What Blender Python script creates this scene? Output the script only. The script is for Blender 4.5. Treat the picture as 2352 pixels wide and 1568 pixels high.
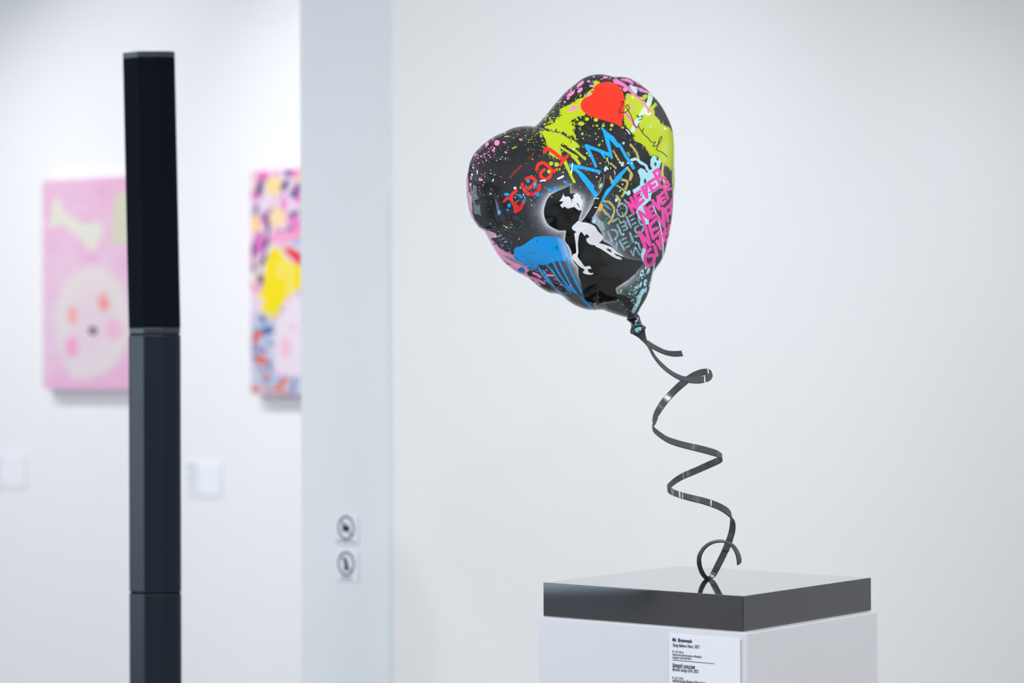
import bpy, bmesh, math, random
import numpy as np
from mathutils import Vector, Matrix

for o in list(bpy.data.objects):
    bpy.data.objects.remove(o)
SC = bpy.context.scene
COL = SC.collection

# ---------------------------------------------------------------- camera
F = 85.0 / 36.0 * 2352.0
ZC = 1.530                                   # eye height
PITCH, ROLL = 0.0071, -0.0038
XH = Vector((1, 0, 0))
FW = Vector((0, math.cos(PITCH), math.sin(PITCH)))
UH = Vector((0, -math.sin(PITCH), math.cos(PITCH)))
ER = XH * math.cos(ROLL) + UH * math.sin(ROLL)
EU = UH * math.cos(ROLL) - XH * math.sin(ROLL)
CAM = Vector((0, 0, ZC))
cd = bpy.data.cameras.new('camera')
cam = bpy.data.objects.new('camera', cd)
COL.objects.link(cam)
m = Matrix.Identity(4)
for i in range(3):
    m[i][0], m[i][1], m[i][2], m[i][3] = ER[i], EU[i], -FW[i], CAM[i]
cam.matrix_world = m
cd.lens, cd.sensor_width, cd.clip_start, cd.clip_end = 85.0, 36.0, 0.05, 60
cd.dof.use_dof = True
cd.dof.focus_distance = 3.98
cd.dof.aperture_fstop = 2.4
cd.dof.aperture_blades = 9
SC.camera = cam

# ---------------------------------------------------------------- world, lights, exposure
W_ = bpy.data.worlds.new('world')
SC.world = W_
W_.use_nodes = True
W_.node_tree.nodes['Background'].inputs[0].default_value = (0.8, 0.88, 1.0, 1)
W_.node_tree.nodes['Background'].inputs[1].default_value = 0.3


def area(name, loc, target, sx, sy, power, col=(1, 1, 1)):
    l = bpy.data.lights.new(name, 'AREA')
    l.shape, l.size, l.size_y, l.energy, l.color = 'RECTANGLE', sx, sy, power, col
    o = bpy.data.objects.new(name, l)
    COL.objects.link(o)
    o.location = loc
    o.rotation_euler = (Vector(target) - Vector(loc)).to_track_quat('-Z', 'Y').to_euler()
    return o


def spot(name, loc, target, power, ang=50, col=(1, .95, .88), r=.035, blend=.6):
    l = bpy.data.lights.new(name, 'SPOT')
    l.energy, l.color, l.shadow_soft_size, l.spot_size, l.spot_blend = power, col, r, math.radians(ang), blend
    o = bpy.data.objects.new(name, l)
    COL.objects.link(o)
    o.location = loc
    o.rotation_euler = (Vector(target) - Vector(loc)).to_track_quat('-Z', 'Y').to_euler()
    return o


COOL = (0.95, 0.975, 1.0)
# round ceiling downlights of the gallery
for (x, y, p) in ((-3.6, 0.2, 50), (-1.7, 0.2, 50), (0.2, 0.2, 50), (2.1, 0.2, 50), (3.9, 0.2, 40), (-3.4, 2.3, 62), (-1.2, 2.1, 62), (1.0, 2.1, 50),
                  (3.2, 2.3, 60), (-3.2, 4.4, 60), (2.4, 4.5, 50), (3.7, 5.6, 40)):
    spot('ceiling_downlight', (x, y, 3.55), (x, y, 0), p, 165, COOL, .05, .5)
# track spots washing the picture wall and the right wall
for t in (-3.0, -1.9, -0.9, 0.0):
    q = Vector((t, 6.9 - .66 * t, 0)) + Vector((-.551, -.835, 0)) * 1.55 - Vector((.835, -.551, 0)) * .9
    spot('track_spot_light', (q.x, q.y, 3.5), (t, 6.9 - .66 * t, 1.4 if t < -1 else 1.6), 74 if t < -2.5 else 90, 68, (1, .975, .97), .04, 1)
for (sx_, p) in ((.5, 62), (1.6, 50), (2.9, 38), (4.2, 34)):
    wx, wy = -.25 + .682 * sx_, 5.25 + .731 * sx_
    spot('track_spot_light', (wx + .731 * 1.9, wy - .682 * 1.9, 3.5), (wx, wy, 1.25), p, 72, (.85, .935, 1), .08, 1)
# small accent spots on the sculpture
for (x, y, p) in ((-.55, 2.2, 5), (.45, 1.5, 4), (1.3, 2.3, 4), (-1.2, 1.4, 5), (.9, .8, 3), (-.2, .6, 5)):
    spot('track_spot_light', (x, y, 3.5), (.15, 4.05, 1.75), p, 22, (1, .93, .84), .02, .5)

vs = SC.view_settings
vs.view_transform = 'Standard'
vs.look = 'None'
vs.exposure = 0.3
vs.gamma = 1.0
vs.use_curve_mapping = False
SC.cycles.use_denoising = True
SC.cycles.max_bounces = 10
SC.cycles.diffuse_bounces = 6
SC.cycles.glossy_bounces = 5
SC.cycles.sample_clamp_indirect = 6.0
SC.cycles.caustics_reflective = False


# ---------------------------------------------------------------- helpers
def ray(px, py):
    x, y = (px - 1176) / F, (py - 784) / F
    return FW + ER * x - EU * y


def at(px, py, d):
    return CAM + ray(px, py) * d


def hit(px, py, p, n):
    r = ray(px, py)
    return CAM + r * ((p - CAM).dot(n) / r.dot(n))


def lin(c):
    r = []
    for v in c:
        v = v / 255.0
        r.append(v / 12.92 if v <= .04045 else ((v + .055) / 1.055) ** 2.4)
    return tuple(r)


def mat(name, col, rough=.5, spec=.5, coat=0, metal=0, bump=0, bscale=50, vary=0, attr=None, emis=0, coat_rough=.03):
    mt = bpy.data.materials.new(name)
    mt.use_nodes = True
    nt = mt.node_tree
    b = nt.nodes['Principled BSDF']
    b.inputs['Base Color'].default_value = (*col, 1)
    b.inputs['Roughness'].default_value = rough
    b.inputs['Specular IOR Level'].default_value = spec
    b.inputs['Metallic'].default_value = metal
    b.inputs['Coat Weight'].default_value = coat
    b.inputs['Coat Roughness'].default_value = coat_rough
    tc = nt.nodes.new('ShaderNodeTexCoord')
    if bump or vary:
        n = nt.nodes.new('ShaderNodeTexNoise')
        n.inputs['Scale'].default_value = bscale
        n.inputs['Detail'].default_value = 6
        nt.links.new(tc.outputs['Object'], n.inputs['Vector'])
        if bump:
            bp = nt.nodes.new('ShaderNodeBump')
            bp.inputs['Strength'].default_value = bump
            bp.inputs['Distance'].default_value = .002
            nt.links.new(n.outputs['Fac'], bp.inputs['Height'])
            nt.links.new(bp.outputs['Normal'], b.inputs['Normal'])
        if vary:
            mx = nt.nodes.new('ShaderNodeMix')
            mx.data_type = 'RGBA'
            mx.inputs['A'].default_value = (*[c * (1 - vary) for c in col], 1)
            mx.inputs['B'].default_value = (*[min(1, c * (1 + vary)) for c in col], 1)
            nt.links.new(n.outputs['Fac'], mx.inputs['Factor'])
            nt.links.new(mx.outputs['Result'], b.inputs['Base Color'])
    if attr:
        a = nt.nodes.new('ShaderNodeAttribute')
        a.attribute_name = attr
        nt.links.new(a.outputs['Color'], b.inputs['Base Color'])
    return mt


def link(name, me, mt=None, parent=None, smooth=False):
    o = bpy.data.objects.new(name, me)
    COL.objects.link(o)
    if mt is not None:
        me.materials.append(mt)
    if parent is not None:
        o.parent = parent
        o.matrix_parent_inverse = parent.matrix_world.inverted() if parent.type != 'EMPTY' else Matrix.Translation(-parent.location)
    if smooth:
        me.polygons.foreach_set('use_smooth', [True] * len(me.polygons))
    return o


def mesh(name, vs_, fs):
    me = bpy.data.meshes.new(name)
    me.from_pydata([tuple(v) for v in vs_], [], fs)
    me.update()
    return me


def empty(name, loc, label, cat, group=None):
    o = bpy.data.objects.new(name, None)
    o.empty_display_size = .05
    COL.objects.link(o)
    o.location = loc
    tag(o, label, cat, group)
    return o


def tag(o, label, cat, group=None):
    o['label'] = label
    o['category'] = cat
    if group:
        o['group'] = group


def bevel_mesh(me, w, seg=2, ang=30):
    bm = bmesh.new()
    bm.from_mesh(me)
    es = [e for e in bm.edges if len(e.link_faces) == 2 and e.calc_face_angle() > math.radians(ang)]
    bmesh.ops.recalc_face_normals(bm, faces=bm.faces[:])
    bmesh.ops.bevel(bm, geom=es, offset=w, segments=seg, affect='EDGES', profile=.6)
    bm.to_mesh(me)
    bm.free()
    return me


def prism(name, poly, z0, z1, bev=0, seg=2):
    """vertical prism over a polygon of (x, y)"""
    n = len(poly)
    v = [(p[0], p[1], z0) for p in poly] + [(p[0], p[1], z1) for p in poly]
    f = [tuple(range(n))[::-1], tuple(range(n, 2 * n))]
    for i in range(n):
        j = (i + 1) % n
        f.append((i, j, n + j, n + i))
    me = mesh(name, v, f)
    bm = bmesh.new()
    bm.from_mesh(me)
    bmesh.ops.recalc_face_normals(bm, faces=bm.faces[:])
    bm.to_mesh(me)
    bm.free()
    if bev:
        bevel_mesh(me, bev, seg)
    return me


def slab(name, o, u, v, n, w, h, t, bev=0):
    """a board: corner o, width along u, height along v, thickness t along n"""
    P = [o, o + u * w, o + u * w + v * h, o + v * h]
    vv = P + [p + n * t for p in P]
    me = mesh(name, vv, [(0, 1, 2, 3), (7, 6, 5, 4), (0, 4, 5, 1), (1, 5, 6, 2), (2, 6, 7, 3), (3, 7, 4, 0)])
    bm = bmesh.new()
    bm.from_mesh(me)
    bmesh.ops.recalc_face_normals(bm, faces=bm.faces[:])
    bm.to_mesh(me)
    bm.free()
    if bev:
        bevel_mesh(me, bev, 2)
    return me


UP = Vector((0, 0, 1))

# ---------------------------------------------------------------- materials
M_wall = mat('white_wall_paint', (.82, .825, .835), .85, .3, bump=.15, bscale=220, vary=.01)
M_ceil = mat('ceiling_paint', (.78, .79, .80), .9, .2, vary=.01, bscale=8)
M_rear = mat('grey_brown_wall_paint', (.12, .11, .105), .8, .3, vary=.05, bscale=3)
M_floor = mat('polished_concrete', (.45, .42, .39), .35, .4, vary=.08, bscale=3)
M_ped = mat('white_lacquered_board', (.71, .71, .745), .45, .4, vary=.01, bscale=20)
M_base = mat('dark_grey_enamel', lin((36, 35, 37)), .09, .5, coat=1, vary=.03, bscale=12)
M_rib = mat('dark_grey_ribbon_enamel', lin((80, 80, 84)), .10, .5, vary=.05, bscale=40)
M_card = mat('white_card', (.84, .85, .90), .5, .4, vary=.01, bscale=30)
M_ink = mat('black_ink', (.012, .015, .025), .6, .3, vary=.1, bscale=80)
M_greyink = mat('grey_ink', (.16, .19, .24), .6, .3, vary=.1, bscale=80)
M_grille = mat('black_grille_cloth', (.0025, .005, .009), .8, .09, bump=.4, bscale=900, vary=.2)
M_pole = mat('satin_black_metal', (.007, .012, .022), .33, .4, bump=.05, bscale=300, vary=.1)

# ---------------------------------------------------------------- the room
HC = 3.6
S1 = math.radians(43)                        # the end face of the right wall runs away to the left at this angle
A1 = Vector((-math.cos(S1), math.sin(S1), 0))
B1 = Vector((math.sin(S1), math.cos(S1), 0))
pc = at(902, 784, 5.25)
pc.z = 0
d_left = ray(690, 784)
# left end of the end face: on the view ray through x = 690
k = (pc.x * d_left.y - pc.y * d_left.x) / (A1.y * d_left.x - A1.x * d_left.y)
pl = pc + A1 * k
TH = k


def st(o):
    o['kind'] = 'structure'
    return o


XL, XR, YB, YF = -5.5, 4.6, -5.0, 11.2
# right wall slab
L = (XR - pc.x) / B1.x
pr = pc + B1 * L
pb = pl + B1 * (L + 1)
st(link('wall_right', prism('wall_right', [(pc.x, pc.y), (pr.x, pr.y), (pb.x, pb.y), (pl.x, pl.y)], 0, HC, .004, 2), M_wall))
# picture wall on the left, running behind the right wall
MS = .66
nl = Vector((-MS, -1, 0)).normalized()       # normal of the picture wall towards the room
ul = Vector((1, -MS, 0)).normalized()        # along it, to the right
Pw = Vector((0, 6.9, 0))
xa, xb = XL - .1, .52
pts = [(xa, 6.9 - MS * xa), (xb, 6.9 - MS * xb)]
st(link('wall_left', prism('wall_left', [pts[0], pts[1], (pts[1][0] + .1, pts[1][1] + .15), (pts[0][0] + .1, pts[0][1] + .15)], 0, HC), M_wall))
st(link('wall_rear', prism('wall_rear', [(XL, YB), (XR, YB), (XR, YB - .15), (XL, YB - .15)], 0, HC), M_rear))
M_sky = mat('daylit_glass', (.02, .02, .02), .1, .5)
_b = M_sky.node_tree.nodes['Principled BSDF']
_b.inputs['Emission Color'].default_value = (.50, .72, 1.0, 1)
_b.inputs['Emission Strength'].default_value = .75
M_sky2 = M_sky.copy()
M_sky2.name = 'daylit_glass_bright'
_b = M_sky2.node_tree.nodes['Principled BSDF']
_b.inputs['Emission Color'].default_value = (.66, .83, 1.0, 1)
_b.inputs['Emission Strength'].default_value = 3.4
M_frame = mat('dark_window_frame', (.03, .03, .035), .5, .4, vary=.1)


def window_unit(n, o, u, nrm, w, h, glass=M_sky):
    root = st(link('window_%d' % n, slab('window_%d' % n, o, u, UP, nrm, w, .05, .06), M_frame))
    link('frame_bar', slab('frame_bar', o + UP * h, u, UP, nrm, w, .05, .06), M_frame, root)
    for k_ in range(3):
        link('frame_bar', slab('frame_bar', o + u * ((w - .05) * k_ / 2), u, UP, nrm, .05, h, .06), M_frame, root)
    for k_ in range(2):
        link('window_pane', slab('window_pane', o + u * (.05 + (w - .05) * k_ / 2) + UP * .05, u, UP, nrm, (w - .15) / 2, h - .05, .01), glass, root)


for n_, x_ in enumerate((-4.6, -2.5, 1.7)):
    window_unit(n_ + 1, Vector((x_, YB + .002, .5)), XH, Vector((0, 1, 0)), 1.3, 2.3)
window_unit(4, Vector((XL + .002, 2.2, .55)), Vector((0, 1, 0)), XH, 2.8, 2.5, M_sky2)
st(link('wall_side_left', prism('wall_side_left', [(XL, YB), (XL - .15, YB), (XL - .15, YF), (XL, YF)], 0, HC), M_wall))
st(link('wall_side_right', prism('wall_side_right', [(XR, YB), (XR + .15, YB), (XR + .15, YF), (XR, YF)], 0, HC), M_wall))
st(link('floor', prism('floor', [(XL, YB), (XR, YB), (XR, YF), (XL, YF)], -.1, 0), M_floor))
st(link('ceiling', prism('ceiling', [(XL, YB), (XR, YB), (XR, YF), (XL, YF)], HC, HC + .1), M_ceil))

# ---------------------------------------------------------------- pedestal and steel base
TB = 0.6694
a_ = Vector((-math.cos(TB), math.sin(TB), 0))
b_ = Vector((math.sin(TB), math.cos(TB), 0))
N_ = Vector((0.3615, 3.8, 0))
ZB1 = ZC - .3743                             # top of the base
ZB0 = ZB1 - .0558                            # underside of the base, top of the pedestal
WB, LB = .3967, .3988
ctr = N_ + a_ * WB / 2 + b_ * LB / 2
# pedestal corners from the pixels of its three near top corners
pn = hit(1716.5, 1454.5, Vector((0, 0, ZB0)), UP)
plf = hit(1226, 1417.5, Vector((0, 0, ZB0)), UP)
prt = hit(2026, 1405, Vector((0, 0, ZB0)), UP)
WP = (plf - pn).dot(a_)
LP = (prt - pn).dot(b_)
pn.z = 0
print('PEDESTAL', pn, WP, LP, (plf - pn), (prt - pn))
Q = [pn, pn + b_ * LP, pn + b_ * LP + a_ * WP, pn + a_ * WP]
ped = empty('plinth', Q[0] + (Q[2] - Q[0]) * .5, 'tall square white plinth under the dark grey sculpture base', 'plinth')
link('plinth_body', prism('plinth_body', [(q.x, q.y) for q in Q], 0.0, ZB0, .0022, 3), M_ped, ped)

sc_root = empty('balloon_sculpture', (ctr.x, ctr.y, ZB0),
                'glossy black graffiti painted heart balloon on a curling dark grey ribbon and square dark base', 'sculpture')
C4 = [N_, N_ + b_ * LB, N_ + b_ * LB + a_ * WB, N_ + a_ * WB]
link('base', prism('base', [(q.x, q.y) for q in C4], ZB0, ZB1, .0016, 3), M_base, sc_root)

# ---------------------------------------------------------------- flat lettering helper
def text_mesh(body, bold=0.0, shear=0.0, extr=.0):
    cu = bpy.data.curves.new('text', 'FONT')
    cu.body = body
    cu.size = 1
    cu.offset = bold
    cu.shear = shear
    cu.resolution_u = 3
    o = bpy.data.objects.new('text', cu)
    COL.objects.link(o)
    dg = bpy.context.evaluated_depsgraph_get()
    me = bpy.data.meshes.new_from_object(o.evaluated_get(dg))
    bpy.data.objects.remove(o)
    co = np.empty(len(me.vertices) * 3)
    me.vertices.foreach_get('co', co)
    return me, co.reshape(-1, 3)


def lettering(name, body, p0, p1, n, hgt, mt, parent, bold=0.0, shear=0.0, lift=.0004):
    """text whose baseline runs from p0 to p1 on the plane with normal n, size hgt"""
    me, co = text_mesh(body, bold, shear)
    if len(co) == 0:
        return None
    x0, x1 = co[:, 0].min(), co[:, 0].max()
    d = (p1 - p0)
    ux = d / max(1e-6, (x1 - x0))
    uy = UP * hgt
    for i, v in enumerate(me.vertices):
        v.co = p0 + ux * (co[i, 0] - x0) + uy * co[i, 1] + n * lift
    me.update()
    bm = bmesh.new()
    bm.from_mesh(me)
    r = bmesh.ops.extrude_face_region(bm, geom=bm.faces[:])
    bmesh.ops.translate(bm, vec=n * .00015, verts=[g for g in r['geom'] if isinstance(g, bmesh.types.BMVert)])
    bm.to_mesh(me)
    bm.free()
    me.materials.clear()
    return link(name, me, mt, parent)


# ---------------------------------------------------------------- card on the plinth
nf = -b_                                     # outward normal of the plinth's left face
pf = pn + nf * .0


def pf_hit(X, Y, lift=.0036):
    return hit(1500 + X / 9.8, 1420 + Y / 9.8, pn + nf * lift, nf)


tl, tr = pf_hit(358, 332), pf_hit(1950, 478)
cw = (tr - tl).dot(-a_)
CT = .003
card = link('artwork_label', slab('artwork_label', Vector((tl.x, tl.y, tl.z - .150)) - nf * CT, -a_, UP, nf, cw, .150, CT, .0006), M_card)
tag(card, 'white printed artwork label with Latin and Thai text on the front of the plinth', 'label')
L_ = [
    ('Mr. Brainwash', (441, 514), (878, 550), .0085, .022, 0),
    ('Flying Balloon Heart, 2023', (444, 628), (1045, 674), .0075, .004, .25),
    ('91 x 67 x 36 cm', (438, 768), (688, 786), .0056, 0, 0),
    ('Stencil and mixed media on fiberglass', (438, 832), (1095, 888), .0056, 0, 0),
    ('sculpture and steel base', (438, 895), (860, 927), .0056, 0, 0),
    ('มิสเตอร์ เบรนวอช', (440, 1092), (943, 1137), .0085, .022, 0),
    ('ฟลายอิ้ง บอลลูน ฮาร์ท, 2023', (440, 1178), (1020, 1227), .0075, .004, 0),
    ('91 x 67 x 36 ซม.', (436, 1357), (690, 1376), .0056, 0, 0),
    ('เทคนิคลายฉลุและสื่อผสมบนไฟเบอร์กลาส', (440, 1425), (1190, 1492), .0066, .004, 0),
]
for body, q0, q1, h_, bo, sh in L_:
    lettering('lettering', body, pf_hit(*q0), pf_hit(*q1), nf, h_, M_ink, card, bo, sh)
q0, q1 = pf_hit(440, 938), pf_hit(1382, 1024)
ln = slab('rule_line', q0 + nf * .0002, (q1 - q0).normalized(), UP, nf, (q1 - q0).length, .0009, .0002)
link('rule_line', ln, M_ink, card)

# ---------------------------------------------------------------- ribbon
D0 = 4.06
WPX = 17.0
PXM = D0 / F


def reg(tagname):
    return {6: (1400, 680, 4.9), 7: (1450, 980, 5.2267), 8: (1500, 1200, 6.0308)}[tagname]


def stations(lst):
    r = []
    for (t, ax, ay, bx, by, dep, sg) in lst:
        ox, oy, s = reg(t)
        r.append((ox + ax / s, oy + ay / s, ox + bx / s, oy + by / s, dep, sg))
    return np.array(r)


def catmull(P, n):
    P = np.vstack([2 * P[0] - P[1], P, 2 * P[-1] - P[-2]])
    out = []
    for i in range(1, len(P) - 2):
        p0, p1, p2, p3 = P[i - 1:i + 3]
        for j in range(n):
            t = j / n
            out.append(.5 * ((2 * p1) + (-p0 + p2) * t + (2 * p0 - 5 * p1 + 4 * p2 - p3) * t * t + (-p0 + 3 * p1 - 3 * p2 + p3) * t ** 3))
    out.append(P[-2])
    return np.array(out)


def ribbon(name, S, parent, thick=.0028, n=8):
    Q_ = catmull(S, n)
    A, B = [], []
    for ax, ay, bx, by, dep, sg in Q_:
        pr_ = math.hypot(ax - bx, ay - by)
        df = sg * math.sqrt(max(0, WPX ** 2 - pr_ ** 2)) * PXM if pr_ < WPX else 0
        A.append(at(ax, ay, D0 + dep + df / 2))
        B.append(at(bx, by, D0 + dep - df / 2))
    m_ = len(A)
    nn = []
    for i in range(m_):
        t = (A[min(i + 1, m_ - 1)] + B[min(i + 1, m_ - 1)]) - (A[max(i - 1, 0)] + B[max(i - 1, 0)])
        w = B[i] - A[i]
        v = t.cross(w)
        if v.length < 1e-9:
            v = nn[-1] if nn else Vector((0, -1, 0))
        v.normalize()
        nn.append(v)
    for _ in range(3):
        nn = [((nn[max(i - 1, 0)] + nn[i] * 2 + nn[min(i + 1, m_ - 1)]).normalized()) for i in range(m_)]
    vs_, fs = [], []
    for i in range(m_):
        h = nn[i] * thick / 2
        w = (B[i] - A[i]).normalized() * thick * .25
        # rounded rectangular section, eight points
        vs_ += [A[i] + h + w, B[i] + h - w, B[i] + h * .45, B[i] - h * .45, B[i] - h - w, A[i] - h + w, A[i] - h * .45, A[i] + h * .45]
    for i in range(m_ - 1):
        for j in range(8):
            k2 = (j + 1) % 8
            fs.append((i * 8 + j, i * 8 + k2, i * 8 + 8 + k2, i * 8 + 8 + j))
    fs.append(tuple(range(8))[::-1])
    e = (m_ - 1) * 8
    fs.append(tuple(range(e, e + 8)))
    me = mesh(name, vs_, fs)
    bm = bmesh.new()
    bm.from_mesh(me)
    bmesh.ops.recalc_face_normals(bm, faces=bm.faces[:])
    bm.to_mesh(me)
    bm.free()
    o = link(name, me, M_rib, parent, True)
    me.set_sharp_from_angle(angle=math.radians(24))
    return o


main = [
    (6, 400, 352, 258, 428, .0, 0), (6, 402, 400, 318, 463, .0, 0), (6, 410, 452, 362, 502, .0, 0),
    (6, 428, 515, 405, 542, 0, .25), (6, 458, 578, 446, 592, -.004, .6), (6, 520, 680, 500, 690, -.008, 1),
    (6, 600, 765, 585, 797, -.012, 1), (6, 700, 845, 682, 878, -.016, 1), (6, 800, 893, 795, 945, -.018, 1),
    (6, 880, 908, 885, 972, -.018, 1), (6, 970, 912, 985, 982, -.018, 1), (6, 1060, 898, 1062, 975, -.013, 1),
    (6, 1118, 868, 1130, 950, -.006, 1), (6, 1138, 843, 1156, 908, 0, 1), (6, 1122, 823, 1138, 890, .006, 1),
    (6, 1085, 815, 1095, 884, .012, 1), (6, 1020, 825, 1030, 900, .018, 1), (6, 940, 855, 952, 935, .022, 1),
    (6, 870, 897, 890, 978, .024, 1), (6, 790, 955, 840, 1020, .026, 1), (6, 700, 1040, 760, 1088, .028, 1),
    (6, 600, 1145, 660, 1195, .028, 1), (6, 530, 1250, 590, 1290, .026, 1), (6, 496, 1325, 550, 1358, .022, 1),
    (6, 483, 1383, 524, 1424, .015, 1), (6, 483, 1412, 503, 1462, .009, 1), (6, 492, 1447, 487, 1503, .002, 1), (6, 514, 1482, 502, 1540, -.006, 1),
    (7, 345, 62, 330, 120, -.014, 1), (7, 430, 115, 430, 187, -.020, 1), (7, 560, 160, 556, 236, -.024, 1),
    (7, 700, 195, 698, 273, -.026, 1), (7, 850, 228, 846, 311, -.024, 1), (7, 950, 255, 945, 338, -.019, 1),
    (7, 1030, 283, 1028, 362, -.012, 1), (7, 1075, 318, 1078, 392, -.003, 1), (7, 1082, 345, 1088, 412, .005, 1),
    (7, 1065, 358, 1070, 432, .012, 1), (7, 1020, 374, 1022, 458, .018, 1), (7, 900, 425, 900, 515, .025, 1),
    (7, 760, 490, 760, 574, .027, 1), (7, 640, 540, 640, 625, .026, 1), (7, 540, 595, 545, 678, .02, 1),
    (7, 470, 650, 482, 728, .013, 1), (7, 437, 690, 445, 775, .004, 1), (7, 448, 715, 462, 803, -.004, 1),
    (7, 482, 734, 492, 822, -.01, 1), (7, 560, 770, 570, 851, -.018, 1), (7, 700, 810, 700, 888, -.024, 1),
    (7, 850, 845, 850, 925, -.024, 1), (7, 1000, 890, 1000, 978, -.02, 1), (7, 1100, 935, 1096, 1025, -.014, 1),
    (7, 1165, 980, 1150, 1060, -.005, 1), (7, 1190, 1030, 1195, 1095, .004, 1), (7, 1192, 1080, 1228, 1120, .01, 1),
    (7, 1186, 1150, 1250, 1180, .014, 1), (7, 1175, 1230, 1245, 1262, .018, 1), (7, 1152, 1315, 1222, 1345, .022, 1),
    (7, 1128, 1380, 1202, 1412, .025, 1), (7, 1090, 1472, 1172, 1492, .027, 1), (8, 965, 355, 1062, 355, .03, 1),
    (8, 925, 440, 1010, 470, .032, 1), (8, 880, 530, 965, 560, .033, 1), (8, 830, 630, 910, 665, .034, 1),
    (8, 795, 700, 868, 738, .034, .6), (8, 775, 738, 825, 778, .033, 0), (8, 752, 738, 765, 790, .031, -.6),
    (8, 722, 700, 712, 778, .028, -1), (8, 688, 630, 655, 712, .024, -1), (8, 670, 555, 618, 612, .018, -1),
    (8, 666, 500, 608, 530, .013, -1), (8, 676, 445, 620, 450, .008, -1), (8, 710, 380, 652, 388, .002, -1),
    (8, 770, 320, 705, 325, -.004, -1), (8, 850, 280, 790, 270, -.009, -1), (8, 930, 268, 890, 243, -.012, -1),
    (8, 1000, 275, 985, 247, -.014, -1), (8, 1070, 315, 1090, 288, -.015, -1), (8, 1120, 380, 1152, 348, -.015, -1),
    (8, 1152, 460, 1197, 425, -.014, -1), (8, 1164, 530, 1218, 500, -.012, -1), (8, 1168, 588, 1214, 552, -.01, -1),
]
ribbon('ribbon', stations(main), sc_root)
tail = [
    (6, 425, 498, 425, 535, .006, 1), (6, 460, 520, 470, 582, .008, 1), (6, 520, 555, 532, 618, .008, 1),
    (6, 600, 595, 615, 655, .004, 1), (6, 660, 612, 690, 676, -.002, 1), (6, 730, 618, 750, 680, -.008, 1),
    (6, 810, 614, 829, 674, -.014, 1),
]
ribbon('ribbon_tail', stations(tail), sc_root)

# ---------------------------------------------------------------- paint on the balloon
X0, X1, Y0, Y1, SS = 1050, 1570, 150, 790, 3
WI, HI = (X1 - X0) * SS, (Y1 - Y0) * SS
rng = np.random.RandomState(7)


def smooth_noise(cell, seed):
    r = np.random.RandomState(seed)
    gh, gw = int(HI / (cell * SS)) + 3, int(WI / (cell * SS)) + 3
    g = r.rand(gh, gw).astype(np.float32)
    yy = np.arange(HI) / (cell * SS)
    xx = np.arange(WI) / (cell * SS)
    yi, xi = yy.astype(int), xx.astype(int)
    fy, fx = (yy - yi)[:, None], (xx - xi)[None, :]
    fy, fx = fy * fy * (3 - 2 * fy), fx * fx * (3 - 2 * fx)
    a, b, c, d = g[yi][:, xi], g[yi][:, xi + 1], g[yi + 1][:, xi], g[yi + 1][:, xi + 1]
    return (((a * (1 - fx) + b * fx) * (1 - fy) + (c * (1 - fx) + d * fx) * fy) - .5).astype(np.float32)


NZ1, NZ2, NZ3, NZ4 = smooth_noise(1.2, 1), smooth_noise(3.5, 2), smooth_noise(9, 3), smooth_noise(26, 4)
GR = np.random.RandomState(5).rand(HI // 2, WI // 2).astype(np.float32).repeat(2, 0).repeat(2, 1)
CV = np.zeros((HI, WI, 3), np.float32)
CV[:] = lin((22, 25, 31))
CV *= (1 + .25 * NZ4[:, :, None])
GAIN = 1.08                                  # pigments are a little stronger than they look under the gloss coat


def R(n, pts):
    ox, oy, s = {1: (1040, 150, 5.6), 2: (1300, 150, 5.6), 3: (1040, 400, 5.6), 4: (1300, 400, 5.6), 5: (1220, 560, 5.2267)}[n]
    return [(ox + p[0] / s, oy + p[1] / s) + tuple(p[2:]) for p in pts]


def window(pts, pad):
    P = np.array([p[:2] for p in pts], float)
    x0 = max(0, int((P[:, 0].min() - pad - X0) * SS)); x1 = min(WI, int((P[:, 0].max() + pad - X0) * SS) + 1)
    y0 = max(0, int((P[:, 1].min() - pad - Y0) * SS)); y1 = min(HI, int((P[:, 1].max() + pad - Y0) * SS) + 1)
    if x1 <= x0 or y1 <= y0:
        return None
    gx, gy = np.meshgrid((np.arange(x0, x1) + .5) / SS + X0, (np.arange(y0, y1) + .5) / SS + Y0)
    return x0, x1, y0, y1, gx.astype(np.float32), gy.astype(np.float32)


def segdist(gx, gy, P, closed):
    d = np.full(gx.shape, 1e9, np.float32)
    ins = np.zeros(gx.shape, bool)
    n = len(P)
    for i in range(n if closed else n - 1):
        ax, ay = P[i][:2]
        bx, by = P[(i + 1) % n][:2]
        dx, dy = bx - ax, by - ay
        t = np.clip(((gx - ax) * dx + (gy - ay) * dy) / (dx * dx + dy * dy + 1e-9), 0, 1)
        w = 0
        if not closed and len(P[i]) > 2:
            w = P[i][2] * (1 - t) + P[i + 1][2] * t
        d = np.minimum(d, np.hypot(gx - ax - t * dx, gy - ay - t * dy) - w)
        if closed:
            c = ((ay > gy) != (by > gy))
            with np.errstate(divide='ignore', invalid='ignore'):
                xi = (bx - ax) * (gy - ay) / (by - ay + 1e-12) + ax
            ins ^= (c & (gx < xi))
    return np.where(ins, -d, d) if closed else d


def put(w, a, col):
    x0, x1, y0, y1 = w[:4]
    a = np.clip(a, 0, 1)[:, :, None]
    CV[y0:y1, x0:x1] = CV[y0:y1, x0:x1] * (1 - a) + np.array(col, np.float32) * a


def rough_term(w, rough):
    x0, x1, y0, y1 = w[:4]
    return (NZ1[y0:y1, x0:x1] * .9 + NZ2[y0:y1, x0:x1] * 1.6 + NZ3[y0:y1, x0:x1] * 1.2) * rough


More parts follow.
